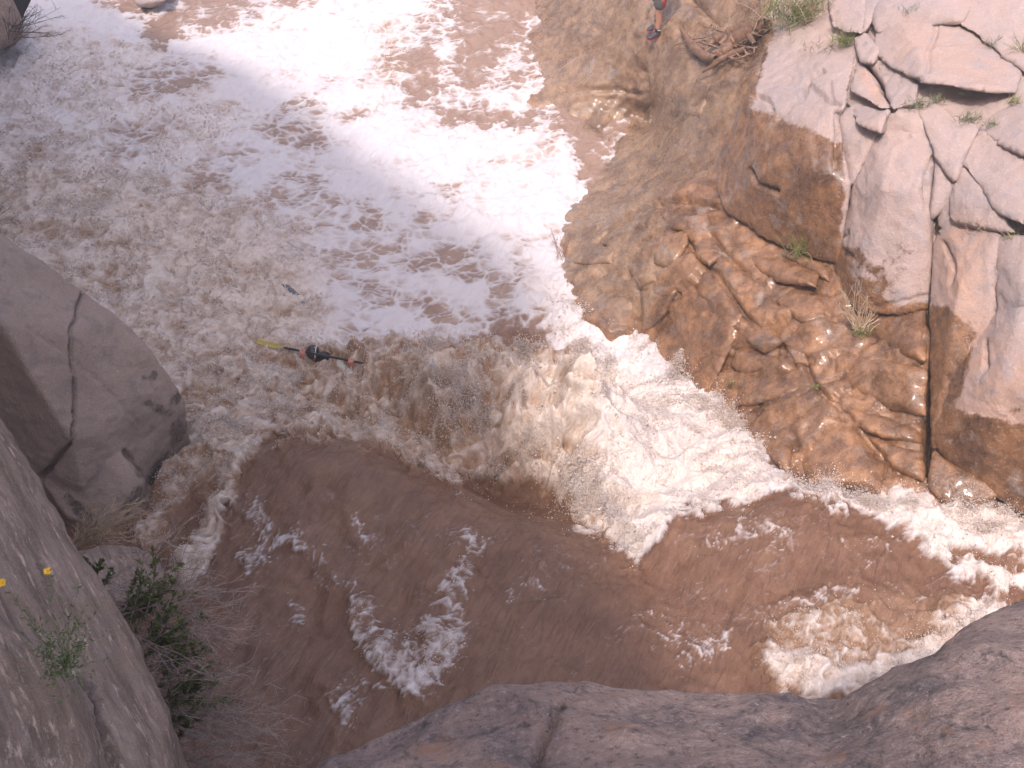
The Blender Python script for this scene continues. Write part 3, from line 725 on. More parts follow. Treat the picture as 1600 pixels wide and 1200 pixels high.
# stones that can be told apart in the wet ledge: parts of the bedrock
STONES = [
 [(1015,522),(1075,447),(1124,425),(1161,492),(1150,530),(1124,560),(1105,620),(1060,590),(1022,560)],
 [(1124,380),(1210,387),(1281,429),(1277,451),(1210,440),(1161,406)],
 [(1210,470),(1240,451),(1285,455),(1300,500),(1262,511),(1240,500)],
 [(1131,406),(1169,425),(1202,466),(1187,492),(1165,489),(1127,432)],
 [(1165,492),(1202,500),(1221,537),(1195,552),(1157,530)],
 [(1274,549),(1337,552),(1450,575),(1446,650),(1394,642),(1319,605),(1274,582)],
 [(1161,590),(1240,571),(1262,605),(1225,627),(1142,639)],
 [(1131,650),(1210,627),(1240,620),(1244,657),(1232,744),(1180,702)],
 [(1262,665),(1300,650),(1337,672),(1382,725),(1375,770),(1262,760),(1247,706)],
 [(1311,631),(1375,646),(1435,672),(1442,695),(1382,687),(1337,669)],
 [(1349,676),(1375,684),(1442,706),(1446,755),(1397,736)],
 [(1360,489),(1446,481),(1448,567),(1375,545),(1352,515)],
 [(927,424),(950,424),(997,456),(991,524),(957,536),(905,503),(901,467)],
 [(927,360),(987,345),(999,360),(965,390),(935,382)],
 [(1014,364),(1074,360),(1077,382),(1051,420),(1017,412)],
 [(890,380),(916,372),(961,390),(957,412),(916,416),(880,410)],
 [(1017,326),(1070,337),(1110,330),(1112,365),(1044,360)],
 [(972,409),(1010,405),(1032,439),(1000,452)],
 [(1000,455),(1035,440),(1062,450),(1035,500),(1000,522)],
 [(1090,372),(1120,368),(1132,400),(1108,418),(1085,400)],
 [(1225,540),(1262,545),(1268,575),(1240,572)],
 [(1150,545),(1215,555),(1235,568),(1165,588),(1140,570)],
 [(1244,625),(1262,608),(1300,640),(1262,660),(1246,650)],
 [(1030,110),(1075,105),(1120,130),(1100,190),(1040,180)],
 [(1212,392),(1260,398),(1300,420),(1298,445),(1280,430)],
]
for i, g in enumerate(STONES):
    r = random.Random(i + 3)
    cx = sum(p[0] for p in g) / len(g); cy = sum(p[1] for p in g) / len(g)
    sunk = .12 if i == 23 else .07
    tx, ty = r.uniform(-.002, .002), r.uniform(-.0035, .001)
    pr = r.uniform(.01, .045)
    outer = [(x, y, (x - cx) * tx + (y - cy) * ty + sunk) for x, y in g]
    inner = [(cx + (x - cx) * .72, cy + (y - cy) * .72, (x - cx) * tx + (y - cy) * ty - pr * .5) for x, y in g]
    V, F = remesh([block_pts(outer + inner, back=.4, shrink=.95, proud=.03)], .035)
    finish_rock('stone', V, F, M_OLIVE if i < 0 else M_LEDGE, bank, amp=.03, nsc=2.0, seed=40 + i, smooth_it=1, fine=.014, wet=1.0)

# ================================================================== LEFT BOULDERS, FOREGROUND ROCKS
def zp(l, low=None):
    P = [tuple(at_z(a, b, c)) for a, b, c in l]
    if low is not None: P += [(p[0], p[1], low) for p in P]
    return P
g1 = zp([(-120,300,4.2),(0,362,3.9),(60,398,3.75),(130,450,3.45),(200,507,3.1),(240,552,2.8),(270,592,2.45),(289,625,2.1),(287,645,1.85),(255,685,1.3),(222,742,1.0),(112,692,2.75),(0,505,4.0),(-120,400,4.5)])
g1 += [(p[0] - .5, p[1] - .1, -.5) for p in g1[:10]] + zp([(58,748,2.0),(0,655,2.6),(-150,560,2.9)]) + [(-6.8, 6.2, -.5), (-5.2, 6.0, -.5), (-8, 8, -.5)]
g2 = zp([(105,705,2.3),(180,700,2.2),(213,735,2.0),(224,775,1.7),(214,812,1.5),(150,832,1.6),(100,805,1.8),(64,748,2.1)]) + [(-5.4, 7.4, .2), (-4.4, 7.2, .2), (-4.4, 6.4, .5), (-5.4, 6.2, .5)]
LB_CR = [([(128,455),(110,520),(112,570),(118,610),(113,690)], 3.0, .09), ([(0,470),(55,520),(110,560),(160,600),(215,660)], 5, .016), ([(112,690),(85,720),(62,750)], 6, .12), ([(195,705),(215,735),(222,745)], 5, .08), ([(60,480),(30,440)], 4, .02)]
V, F = remesh([g1, g2], .028)
def wet_lb(V, px, py):
    return np.clip(sample(np.maximum(stroke_mask([(200,800),(240,745),(290,650)], 22), np.maximum.reduce([stroke_mask([(228,632),(262,640),(285,610)], 20), stroke_mask([(240,585)], 14), stroke_mask([(225,590)], 12), stroke_mask([(150,830),(110,780)], 26)])), px, py) * .62, 0, 1) + np.clip(.5 * (1.25 - V[:, 2]), 0, .6)
o = finish_rock('granite_boulder', V, F, M_SHADE, amp=.05, nsc=1.1, seed=81, cracks=LB_CR, wet=wet_lb, smooth_it=3)
tag(o, 'large smooth shaded boulder split by a thin vertical crack beside the froth', 'rock')

# streaked slab at the photographer's feet
def tp(l): return [tuple(at_t(a, b, c)) for a, b, c in l]
s1 = tp([(-80,520,5.0),(0,650,4.7),(60,748,4.45),(120,868,4.15),(190,962,3.9),(244,1060,3.7),(262,1122,3.55),(275,1200,3.45),(290,1330,3.2)])
s1 += [(p[0] - .35, p[1] + .1, p[2] - 2.2) for p in s1] + tp([(-500,700,4.3),(-600,1300,2.6),(60,1400,2.7),(0,1000,3.45),(100,1200,3.2)]) + [(-3.6, 2.2, 5.5), (-2.5, .2, 5.5)]
s2 = tp([(-60,900,3.45),(0,958,3.4),(62,1012,3.3),(102,1062,3.22),(136,1140,3.12),(148,1200,3.05),(160,1300,2.95),(-200,1000,3.3),(-300,1350,2.5),(40,1350,2.7),(0,1150,2.9)])
s2 += [(p[0] - .2, p[1] + .2, p[2] - .9) for p in s2]
V, F = remesh([s1, s2], .026)
o = finish_rock('granite_slab', V, F, M_SLAB, amp=.03, nsc=3.2, seed=85, wet=0.0, smooth_it=2, fine=.006, cracks=[([(128,1060),(150,1090),(160,1140),(180,1200)], 8, .05), ([(60,880),(110,960),(135,1040)], 5, .012)])
tag(o, 'steep slab with streaked brown grain behind the yellow flowers', 'rock')

r1 = tp([(440,1225,3.2),(510,1176,3.25),(560,1156,3.3),(640,1134,3.35),(750,1087,3.45),(830,1064,3.5),(880,1060,3.5),(1000,1064,3.45),(1200,1078,3.4),(1330,1090,3.4),(1500,1150,3.3),(400,1400,2.6),(1000,1400,2.3),(1600,1400,2.3),(800,1150,3.2),(1200,1150,3.1)])
r1 += [(p[0] * .95, p[1] - .1, p[2] - 1.6) for p in r1[:11]] + [(-.6, -.6, 7.4), (1.6, -.6, 7.4)]
r2 = tp([(1310,1092,3.3),(1390,1071,3.3),(1470,1049,3.3),(1505,1030,3.3),(1524,985,3.35),(1560,944,3.4),(1600,920,3.45),(1700,880,3.5),(1900,850,3.4),(2700,820,3.3),(2700,1500,2.2),(1900,1400,2.3),(1250,1400,2.3),(1300,1160,3.05)])
r2 += [(p[0] + .1, p[1] - .15, p[2] - 1.6) for p in r2]
V, F = remesh([r1, r2], .028)
FR_CR = [([(870,1100),(850,1150),(835,1190),(830,1210)], 9, .05), ([(1450,1085),(1440,1160),(1445,1200)], 5, .015), ([(890,1062),(905,1085),(880,1100)], 6, .02), ([(1090,1150),(1150,1130),(1230,1120)], 4, .008)]
o = finish_rock('granite_slab', V, F, M_FRONT, amp=.05, nsc=2.6, seed=88, wet=0.0, smooth_it=2, fine=.008, cracks=FR_CR, dents=.04)
tag(o, 'dark speckled granite shelf with a short cleft, edging the brown water', 'rock')

V, F = remesh([zp([(118,866,2.35),(158,850,2.4),(212,850,2.3),(242,872,2.2),(255,905,2.1),(205,940,2.3),(138,940,2.5),(90,900,2.6)]) + zp([(120,880,1.2),(250,900,1.2),(200,950,1.2),(100,930,1.2)])], .03)
o = finish_rock('granite_boulder', V, F, M_SLAB, amp=.05, nsc=2, seed=90, wet=0.0, chip=.05)
tag(o, 'low smooth grey rock half hidden by the bare shrub', 'rock')
V, F = remesh([zp([(-60,-60,1.8),(5,-30,1.7),(22,5,1.4),(37,45,.9),(30,60,.5),(5,75,.5),(-60,100,1.0)]) + zp([(-60,80,-.3),(30,70,-.3),(30,20,-.3),(-60,0,-.3)])], .045)
o = finish_rock('granite_boulder', V, F, M_SLAB, amp=.05, nsc=1.5, seed=91, wet=0.0)
tag(o, 'olive grey rock with an angular nose behind the thin twig clump', 'rock')
V, F = remesh([zp([(200,-25,.5),(262,-25,.5),(262,0,.35),(252,10,.2),(232,14,.15),(212,6,.3)]) + zp([(205,-20,-.4),(260,-10,-.4),(235,8,-.4)])], .035)
o = finish_rock('granite_boulder', V, F, M_PALE, amp=.05, nsc=2, seed=92, wet=0.0)
tag(o, 'small cream rock standing in the calm brown water', 'rock')
# ================================================================== CANYON WALL that throws the shade (left of and behind the viewpoint)
SHB = [(150,0,0),(270,62,0),(400,112,0),(500,190,0),(610,268,0),(720,340,0),(800,385,0),(860,450,.1),(850,540,.3),(825,620,1.0),(815,700,1.0),(850,780,1.2),(900,840,1.6),(960,900,1.9),(1000,960,2.0),(1035,1040,2.1),(1080,1110,2.2),(1200,1140,2.2),(1350,1150,2.2),(1600,1150,2.2)]
A0 = np.array([-2.9, -1.2]); A1 = np.array([-10.6, 14.5])
wd = (A1 - A0) / np.linalg.norm(A1 - A0)
tops = []
for a, b, z in SHB:
    Q = at_z(a, b, z)
    M2 = np.array([[-LDIR[0], -wd[0]], [-LDIR[1], -wd[1]]])
    s_, u_ = np.linalg.solve(M2, A0 - Q[:2])
    tops.append((u_, Q[2] - LDIR[2] * s_))
tops.sort()
us = np.array([t[0] for t in tops]); zs = np.array([t[1] for t in tops])
U = np.arange(us[0] - 5.0, us[-1] + 1.5, .18); K = 50
top = np.interp(U, us, zs) + .22 * pn2(U * 1.3, U * 0, 91) + .1 * pn2(U * 4.1, U * 0, 92)
gr, kk = np.meshgrid(U, np.linspace(0, 1, K))
base_z = -1.0
Zw = base_z + kk * (top[None, :] - base_z)
nrm = np.array([wd[1], -wd[0]])
def wall_sheet(off, rough):
    X = A0[0] + wd[0] * gr + nrm[0] * off; Y = A0[1] + wd[1] * gr + nrm[1] * off
    V = np.stack([X, Y, Zw], -1).reshape(-1, 3)
    d = rough * fbm3(V * .45, 95, 5, .55) * (1 - sstep(.93, 1, kk.ravel()))
    d = np.minimum(d, .25)
    V[:, :2] += nrm[None, :] * d[:, None]
    return V
Vf = wall_sheet(0.0, 1.0); Vb = wall_sheet(-2.5, .6)
nu = len(U); ix = np.arange(nu * K).reshape(K, nu); n0 = nu * K
quad = lambda I: np.stack([I[:-1, :-1], I[:-1, 1:], I[1:, 1:], I[1:, :-1]], -1).reshape(-1, 4)
F = [quad(ix)[:, ::-1], quad(ix + n0)]
for a, b in ((ix[-1], ix[-1] + n0), (ix[0] + n0, ix[0]), (ix[:, 0] + n0, ix[:, 0]), (ix[:, -1], ix[:, -1] + n0)):
    F.append(np.stack([a[:-1], a[1:], b[1:], b[:-1]], -1))
o = mesh_np('canyon_wall', np.concatenate([Vf, Vb]), np.concatenate(F), M_WALL, attrs={'wet': np.zeros(2 * n0)})
tag(o, 'tall granite canyon wall that shades the near side of the river', 'cliff')

# ================================================================== TUBES, PLANTS, DRIFTWOOD
class TB_:
    def __init__(s): s.V = []; s.F = []
    def tube(s, pts, r0, r1, sides=3):
        pts = np.asarray(pts, float); n = len(pts)
        T = np.gradient(pts, axis=0); T /= np.linalg.norm(T, axis=1, keepdims=True) + 1e-9
        ref = np.array([.3, .2, .93]); A = np.cross(T, ref); A /= np.linalg.norm(A, axis=1, keepdims=True) + 1e-9
        B = np.cross(T, A); b = sum(len(v) for v in s.V)
        ang = np.arange(sides) * 2 * np.pi / sides
        R = np.interp(np.arange(n), [0, n - 1], [r0, r1]) if np.isscalar(r0) else np.asarray(r0)
        s.V.append((pts[:, None] + R[:, None, None] * (np.cos(ang)[None, :, None] * A[:, None] + np.sin(ang)[None, :, None] * B[:, None])).reshape(-1, 3))
        i = np.arange(n * sides).reshape(n, sides); j = np.roll(i, -1, 1)
        s.F.append(b + np.stack([i[:-1], j[:-1], j[1:], i[1:]], -1).reshape(-1, 4))
        for row, flip in ((i[0], True), (i[-1], False)):
            if sides == 3: f = np.array([[row[0], row[1], row[2], row[2]]])
            else: f = np.array([[row[0], row[k], row[k + 1], row[k + 1]] for k in range(1, sides - 1)])
            if sides == 4: f = np.array([[row[0], row[1], row[2], row[3]]])
            if sides == 4: s.F.append(b + f)
    def leaf(s, p, d, l, w, up=(0, 0, 1)):
        d = np.asarray(d, float); d /= np.linalg.norm(d) + 1e-9
        sd = np.cross(d, up); sd /= np.linalg.norm(sd) + 1e-9
        nn = np.cross(sd, d)
        b = sum(len(v) for v in s.V)
        s.V.append(np.array([p, p + d * l * .5 + sd * w + nn * w * .4, p + d * l, p + d * l * .5 - sd * w + nn * w * .4])); s.F.append(np.array([[b, b + 1, b + 2, b + 3]]))
    def build(s, name, mat, parent=None, smooth=False, stuff=False):
        if not s.V: return None
        V = np.concatenate(s.V)
        if parent is not None: V = V - np.array(parent.location)
        o = mesh_np(name, V, np.concatenate(s.F), mat, parent, smooth)
        if name in ('stems', 'leaves', 'blades', 'dry_blades', 'petals'): o['kind'] = 'stuff'
        return o
M_TWIG = plain('dry_grey_twig', (.27, .215, .195), .8, .45, 40)
M_STRAW = plain('dry_straw', (.36, .27, .19), .8, .3, 30)
M_LEAF = plain('dusty_green_leaf', (.085, .115, .03), .6, .5, 60)
M_GRASS = plain('fresh_green_grass', (.15, .20, .045), .6, .4, 50)
M_WEED = plain('grey_green_weed', (.17, .19, .11), .7, .3, 60)
M_YEL = plain('yellow_petal', (.80, .50, .02), .5, .15, 200)
M_YELD = plain('orange_flower_disc', (.55, .27, .02), .8, .2, 400)
M_DRIFT = plain('driftwood', (.17, .095, .06), .6, .55, 16)
M_DRIFT2 = plain('thin_root_wood', (.21, .13, .09), .6, .5, 20)
rnd = random.Random(11)
def curve_pts(p0, d, L, n=5, bend=.25, sag=0.0, rg=rnd):
    d = np.asarray(d, float); d /= np.linalg.norm(d)
    P = [np.asarray(p0, float)]
    b = np.array([rg.gauss(0, 1), rg.gauss(0, 1), rg.gauss(0, 1)]) * bend
    for k in range(n - 1):
        d = d + b / (n - 1) + np.array([0, 0, -sag / (n - 1)]); d /= np.linalg.norm(d)
        P.append(P[-1] + d * L / (n - 1))
    return np.array(P)
def twig(tb, p0, p1, r, subs=7, sublen=.35, bend=.25, lvl=0, rg=rnd):
    p0 = np.asarray(p0, float); p1 = np.asarray(p1, float); L = np.linalg.norm(p1 - p0)
    P = curve_pts(p0, p1 - p0, L, 6, bend, 0, rg); P += np.linspace(0, 1, 6)[:, None] * (p1 - P[-1])
    tb.tube(P, r, r * .35)
    ends = [P]
    for k in range(subs):
        f = .25 + .72 * (k + rg.random()) / subs
        i = min(4, int(f * 5)); q = P[i] + (P[i + 1] - P[i]) * (f * 5 - i)
        d = (p1 - p0) / L + np.array([rg.gauss(0, .42), rg.gauss(0, .42), rg.gauss(0, .42)])
        Q = curve_pts(q, d, L * sublen * rg.uniform(.5, 1.1) * (1.15 - f * .6), 4, .3, 0, rg)
        tb.tube(Q, r * .6, r * .25)
        ends.append(Q)
        if lvl == 0:
            for m in range(2):
                d2 = (Q[-1] - Q[0]); d2 = d2 / np.linalg.norm(d2) + np.array([rg.gauss(0, .4), rg.gauss(0, .4), rg.gauss(0, .4)])
                tb.tube(curve_pts(Q[1 + m], d2, L * .12 * rg.uniform(.5, 1.2), 3, .3, 0, rg), r * .4, r * .2)
    return ends

# bare shrub spilling over the water from behind the streaked slab
def shrub(name, label, roots_tips, r, leafy=0, leafsize=(.02, .004), twm=M_TWIG, lfm=M_LEAF, subs=8, cat='shrub', greens=()):
    base = at_t(*roots_tips[0][0])
    e = empty(name, base); tag(e, label, cat)
    tw = TB_(); lf = TB_()
    for a, b in roots_tips:
        twig(tw, at_t(*a), at_t(*b), r * rnd.uniform(.7, 1.2), subs, .38, .22)
    for a, b in greens:
        E_ = twig(tw, at_t(*a), at_t(*b), r * .9, 5, .3, .2, 1)
        for P in E_:
            for k in range(26):
                f = rnd.random(); i = min(len(P) - 2, int(f * (len(P) - 1))); p = P[i] + (P[i + 1] - P[i]) * rnd.random()
                d = (P[-1] - P[0]) / (np.linalg.norm(P[-1] - P[0]) + 1e-9) + np.array([rnd.gauss(0, .55), rnd.gauss(0, .55), rnd.gauss(0, .55)])
                lf.leaf(p, d, leafsize[0] * rnd.uniform(.7, 1.4), leafsize[1] * rnd.uniform(.8, 1.3), (rnd.gauss(0, 1), rnd.gauss(0, 1), 1))
    tw.build('stems', twm, e)
    if lf.V: lf.build('leaves', lfm, e)
    return e
RT = []
for k in range(105):
    f = rnd.random()
    y0 = 905 + 275 * f + rnd.uniform(-20, 20)
    x0 = 150 + 100 * f + rnd.uniform(-30, 15)
    ang = rnd.gauss(-.12 + .34 * f, .38); L = rnd.uniform(110, 225)
    t0 = 5.3 + rnd.uniform(-.3, .4); 
    RT.append(((x0, y0, t0), (x0 + L * math.cos(ang), y0 + L * math.sin(ang), t0 + rnd.uniform(-.4, .3))))
GR = []
for (x, y, dx, dy) in [(200,985,25,-95),(225,970,12,-115),(205,960,45,-40),(195,950,20,-60),(235,985,60,-60),(225,1010,95,-50),(240,1020,70,-20),(230,1000,40,-70),(245,1060,40,-70),(250,1090,45,-110),(255,1095,70,-60),(240,1040,60,-30),(140,915,-5,-40),(145,910,15,-30),(270,1140,40,-40),(260,1130,15,-30),(250,1070,90,0),(210,940,70,-60),(215,1010,35,-25),(255,1050,30,-90),(265,1085,55,-40)]:
    GR.append(((x, y, 5.0), (x + dx, y + dy, 4.95)))
    for _ in range(2): GR.append(((x + rnd.uniform(-12, 8), y + rnd.uniform(0, 30), 5.1), (x + dx * rnd.uniform(.4, 1.1) + rnd.uniform(-10, 25), y + dy * rnd.uniform(.4, 1) + rnd.uniform(-10, 30), 5.05)))
shrub('bare_shrub', 'bare grey shrub with a few leafy green shoots leaning out over brown water', RT, .0034, greens=GR, leafsize=(.022, .0032))
RT = [((115 + rnd.uniform(-12, 12), 852 + rnd.uniform(-6, 8), 8.0), (130 + rnd.uniform(-15, 105), 800 + rnd.uniform(-22, 48), 7.9 + rnd.uniform(-.2, .2))) for k in range(34)]
shrub('dry_shrub', 'small straw coloured dry shrub at the foot of the cracked boulder', RT, .006, twm=M_STRAW, subs=6)
RT = [((-25 + rnd.uniform(-6, 6), 348, 11.5), (rnd.uniform(0, 45), 318 + rnd.uniform(-6, 30), 11.4)) for k in range(10)]
shrub('dry_twig_clump', 'faint bare twigs rising at the top of the cracked boulder', RT, .004, subs=5)
RT = [((22 + rnd.uniform(-9, 9), 52 + rnd.uniform(-12, 14), 18.6), (45 + rnd.uniform(-45, 55), 25 + rnd.uniform(-20, 30), 18.5)) for k in range(22)]
shrub('dry_twig_clump', 'thin dark twigs hanging off the olive rock over lavender foam', RT, .008, twm=plain('dark_twig', (.06, .045, .04), .8), subs=4)
RT = [((1345 + rnd.uniform(-14, 12), 515 + rnd.uniform(-8, 4), float(dep_b(1345, 512)) - .12), (1345 + rnd.uniform(-38, 45), 440 + rnd.uniform(-18, 55), float(dep_b(1345, 450)) - .3)) for k in range(26)]
shrub('dry_twig_clump', 'pale dead twigs standing against the foot of the tall grey block', RT, .006, twm=M_STRAW, subs=4)
RT = [((872 + rnd.uniform(-4, 14), 398 + rnd.uniform(-6, 10), float(dep_b(880, 400)) - .05), (876 + rnd.uniform(-18, 22), 350 + rnd.uniform(-12, 20), float(dep_b(885, 380)) - .1)) for k in range(9)]
shrub('dry_stem_clump', 'few reddish dry stems at the ledge corner beside the white foam', RT, .005, twm=plain('reddish_stem', (.25, .12, .08), .8), subs=2)

# flowering herb on the slab
fb_ = at_t(108, 1050, 3.1)
e = empty('flower_plant', fb_); tag(e, 'thin green herb with two yellow daisies growing from the slab crack', 'plant')
st = TB_(); lf = TB_()
tips = [(75,893,2.95),(4,911,2.95),(124,900,3.0),(150,945,3.05),(135,930,3.0),(60,960,3.0),(95,930,3.0),(40,950,3.0),(150,985,3.1),(20,930,2.95),(80,990,3.0),(110,960,3.02),(130,1000,3.05),(60,1010,3.0),(35,985,3.0)]
for tpx in tips:
    b0 = (100 + rnd.uniform(-25, 18), 1050 + rnd.uniform(-14, 14), 3.15)
    P0, P1 = at_t(*b0), at_t(*tpx)
    P = np.array([P0 + (P1 - P0) * f + np.array([rnd.gauss(0, .008), rnd.gauss(0, .008), 0]) * (4 * f * (1 - f)) for f in np.linspace(0, 1, 7)]); P[-1] = P1
    st.tube(P, .0014, .0007)
    for k in range(26):
        f = rnd.random() ** 1.3; i = min(5, int(f * 6)); p = P[i] + (P[i + 1] - P[i]) * rnd.random()
        d = (P1 - P0) / np.linalg.norm(P1 - P0) * .7 + np.array([rnd.gauss(0, .6), rnd.gauss(0, .6), rnd.gauss(0, .6)])
        lf.leaf(p, d, rnd.uniform(.012, .026), rnd.uniform(.0022, .004), (rnd.gauss(0, 1), rnd.gauss(0, 1), 1))
for k in range(220):
    p = at_t(100 + rnd.gauss(0, 24), 1030 + rnd.gauss(0, 26), 3.12 + rnd.uniform(-.05, .05))
    lf.leaf(p, (rnd.gauss(0, 1), rnd.gauss(0, 1), .7), rnd.uniform(.012, .025), rnd.uniform(.002, .004))
st.build('stems', M_WEED, e); lf.build('leaves', plain('herb_leaf', (.10, .135, .055), .6, .4, 90), e)
for tpx in tips[:2]:
    c = at_t(*tpx); pt = TB_(); dk = TB_()
    ax = np.array([.1, -.35, .93]); u = np.cross(ax, (1, 0, 0)); u /= np.linalg.norm(u); v = np.cross(ax, u)
    for k in range(17):
        a = 2 * math.pi * k / 17 + rnd.uniform(-.1, .1)
        pt.leaf(c + ax * .003, u * math.cos(a) + v * math.sin(a) + ax * rnd.uniform(.0, .3), .0135 * rnd.uniform(.85, 1.1), .0030, ax)
    dk.tube([c - ax * .006, c - ax * .002, c + ax * .003, c + ax * .005], np.array([.002, .006, .0058, .002]), 0, 8)
    fo_ = dk.build('flower_head', M_YELD, e)
    pp = pt.build('petals', M_YEL); pp.data.transform(Matrix.Translation(-Vector(e.location))); pp.parent = fo_

# tufts on the right bank
def tuft(px, py, w, h, n, mat, label, name='grass_tuft', proud=.08, blade=.005, cat='grass', straw=0):
    t0 = float(dep_b(px, py)) - proud
    base = at_t(px, py, t0); e = empty(name, base); tag(e, label, cat)
    tb = TB_(); ts = TB_()
    for k in range(n):
        p = at_t(px + rnd.gauss(0, w * .35), py + rnd.gauss(0, w * .12), t0 + rnd.uniform(-.05, .1))
        L = h / FPX * t0 * rnd.uniform(.5, 1.2)
        P = curve_pts(p, (rnd.gauss(0, .5), rnd.gauss(-.15, .4), 1.0), L, 4, .5, .5)
        (ts if rnd.random() < straw else tb).tube(P, blade, blade * .3)
    tb.build('blades', mat, e)
    if ts.V: ts.build('dry_blades', M_STRAW, e)
for (px, py, w, h, n, m, lab) in [
    (1316,68,22,26,90,M_GRASS,'bright green grass tuft on the pale cap by the reed clump'),
    (1255,392,44,34,90,M_GRASS,'long grass tuft hanging at the foot of the soaked brown boulder'),
    (1343,520,26,22,45,M_GRASS,'small green tuft at the base of the dead twigs'),
    (1598,84,16,34,90,M_GRASS,'green tuft on the brown stained outcrop at the edge'),
    (1583,372,24,14,50,M_GRASS,'low green tuft on top of the pink block'),
    (1552,70,20,16,45,M_WEED,'grey green weed along the upper rim of the rounded slab'),
    (1426,18,24,12,40,M_WEED,'flat weed in the seam over the rounded slab'),
    (1552,142,18,18,45,M_GRASS,'green tuft below the rounded slab end'),
    (1490,128,12,10,30,M_GRASS,'tiny tuft in the shelf under the rounded slab'),
    (1505,148,10,8,25,M_WEED,'tiny weed on the gravel shelf'),
    (1432,165,26,18,60,M_WEED,'silver weed at the crevice foot'),
    (1464,158,18,14,40,M_WEED,'silver weed on the wedge of pale rock'),
    (1515,188,30,16,70,M_WEED,'grey green weed spread in the crack behind the wedge'),
    (1548,196,14,12,35,M_WEED,'small weed by the pale edge block'),
    (1583,160,14,16,35,M_GRASS,'thin tuft above the pale edge block'),
    (1540,352,40,14,60,M_STRAW,'dry straw tuft along the grey triangular rock'),
    (1140,600,10,10,20,M_GRASS,'tiny green sprig in the wet ledge'),
    (1274,605,12,10,25,M_GRASS,'tiny green tuft in a joint of the wet orange ledge')]:
    tuft(px, py, w, h, n, m, lab, straw=.25 if m is M_GRASS else 0)
tuft(1245, 28, 85, 60, 260, M_GRASS, 'tall reed clump of green and straw blades on the bank top', 'reed_clump', .12, .007, 'reeds', .4)
tuft(1290, 75, 55, 16, 70, M_STRAW, 'mat of dry grass lying on the pale boulder cap', 'grass_tuft', .06, .005)

# driftwood root
dpt = lambda x, y, o=0.0: at_t(x, y, float(dep_b(x, y)) - .12 - o)
base = dpt(1130, 80); e = empty('driftwood_root', base); tag(e, 'tangled brown driftwood root lodged between ledge and soaked boulder', 'driftwood')
def limb(pts, r, name, mat=M_DRIFT, sides=8, n=22):
    P = np.array([dpt(*p) for p in pts]); 
    k = np.linspace(0, len(P) - 1, n); Q = np.stack([np.interp(k, range(len(P)), P[:, c]) for c in range(3)], -1)
    for _ in range(3): Q[1:-1] = (Q[:-2] + Q[1:-1] * 2 + Q[2:]) / 4
    R = np.interp(k, range(len(r)), r) * (1 + .25 * pn2(k * 1.7, k * 0 + len(pts), 3))
    tb = TB_(); tb.tube(Q, R, 0, sides); tb.build(name, mat, e, True)
limb([(1200,35,.1),(1175,50,.15),(1150,65,.2),(1130,80,.2),(1118,88,.15)], [.10,.15,.16,.10,.05], 'trunk')
limb([(1064,45,.1),(1074,60,.12),(1085,75,.15),(1100,88,.18),(1118,92,.2)], [.03,.06,.085,.08,.05], 'branch')
limb([(1098,112,.05),(1112,104,.12),(1125,93,.2),(1145,84,.2),(1168,76,.2)], [.022,.035,.05,.06,.05], 'branch')
limb([(1190,40,.2),(1160,45,.3),(1140,52,.3),(1125,70,.25)], [.09,.10,.09,.04], 'branch')
limb([(1180,70,.2),(1170,55,.25),(1160,50,.2)], [.04,.05,.05], 'branch')
limb([(1100,85,.1),(1108,70,.2),(1120,60,.25),(1140,55,.3)], [.02,.05,.08,.06], 'branch')
for k in range(34):
    x0, y0 = rnd.uniform(1095, 1185), rnd.uniform(48, 90)
    limb([(x0, y0, .2), (x0 + rnd.uniform(-25, 10), y0 + rnd.uniform(-16, 14), .3), (x0 + rnd.uniform(-55, 15), y0 + rnd.uniform(-22, 20), .12)], [.018, .014, .006], 'root', M_DRIFT2, 5, 9)

# ================================================================== FIGURES
def skin_mesh(name, nodes, edges, mat, parent=None, sub=2, root=0):
    me = bpy.data.meshes.new(name)
    me.from_pydata([n[0] for n in nodes], edges, [])
    o = bpy.data.objects.new(name, me); COL.objects.link(o)
    m = o.modifiers.new('s', 'SKIN'); m.use_smooth_shade = True; m.branch_smoothing = .4
    for i, n in enumerate(nodes):
        r = n[1] if isinstance(n[1], tuple) else (n[1], n[1])
        me.skin_vertices[0].data[i].radius = r
        me.skin_vertices[0].data[i].use_root = (i == root)
    ss = o.modifiers.new('u', 'SUBSURF'); ss.levels = sub; ss.render_levels = sub
    dg = bpy.context.evaluated_depsgraph_get()
    nm = bpy.data.meshes.new_from_object(o.evaluated_get(dg))
    bpy.data.objects.remove(o)
    nm.name = name; nm.materials.append(mat)
    for p in nm.polygons: p.use_smooth = True
    r = bpy.data.objects.new(name, nm); COL.objects.link(r)
    if parent: r.parent = parent
    return r
def ellipsoid(name, c, rad, mat, parent=None, seg=20, rings=12, zmin=-1, rot=None):
    bm = bmesh.new(); bmesh.ops.create_uvsphere(bm, u_segments=seg, v_segments=rings, radius=1)
    if zmin > -1: bmesh.ops.delete(bm, geom=[v for v in bm.verts if v.co.z < zmin], context='VERTS')
    for v in bm.verts: v.co = Vector((v.co.x * rad[0], v.co.y * rad[1], v.co.z * rad[2]))
    if rot: bmesh.ops.rotate(bm, verts=bm.verts, matrix=rot, cent=(0, 0, 0))
    bmesh.ops.translate(bm, verts=bm.verts, vec=c)
    me = bpy.data.meshes.new(name); bm.to_mesh(me); bm.free(); me.materials.append(mat)
    for p in me.polygons: p.use_smooth = True
    o = bpy.data.objects.new(name, me); COL.objects.link(o)
    if parent: o.parent = parent
    return o
M_SKIN = plain('tanned_skin', (.55, .28, .19), .5, .1, 30)
M_PINK = plain('wet_pink_skin', (.60, .26, .20), .4, .12, 30)
M_BLK = plain('black_neoprene', (.018, .019, .022), .35, .3, 20)
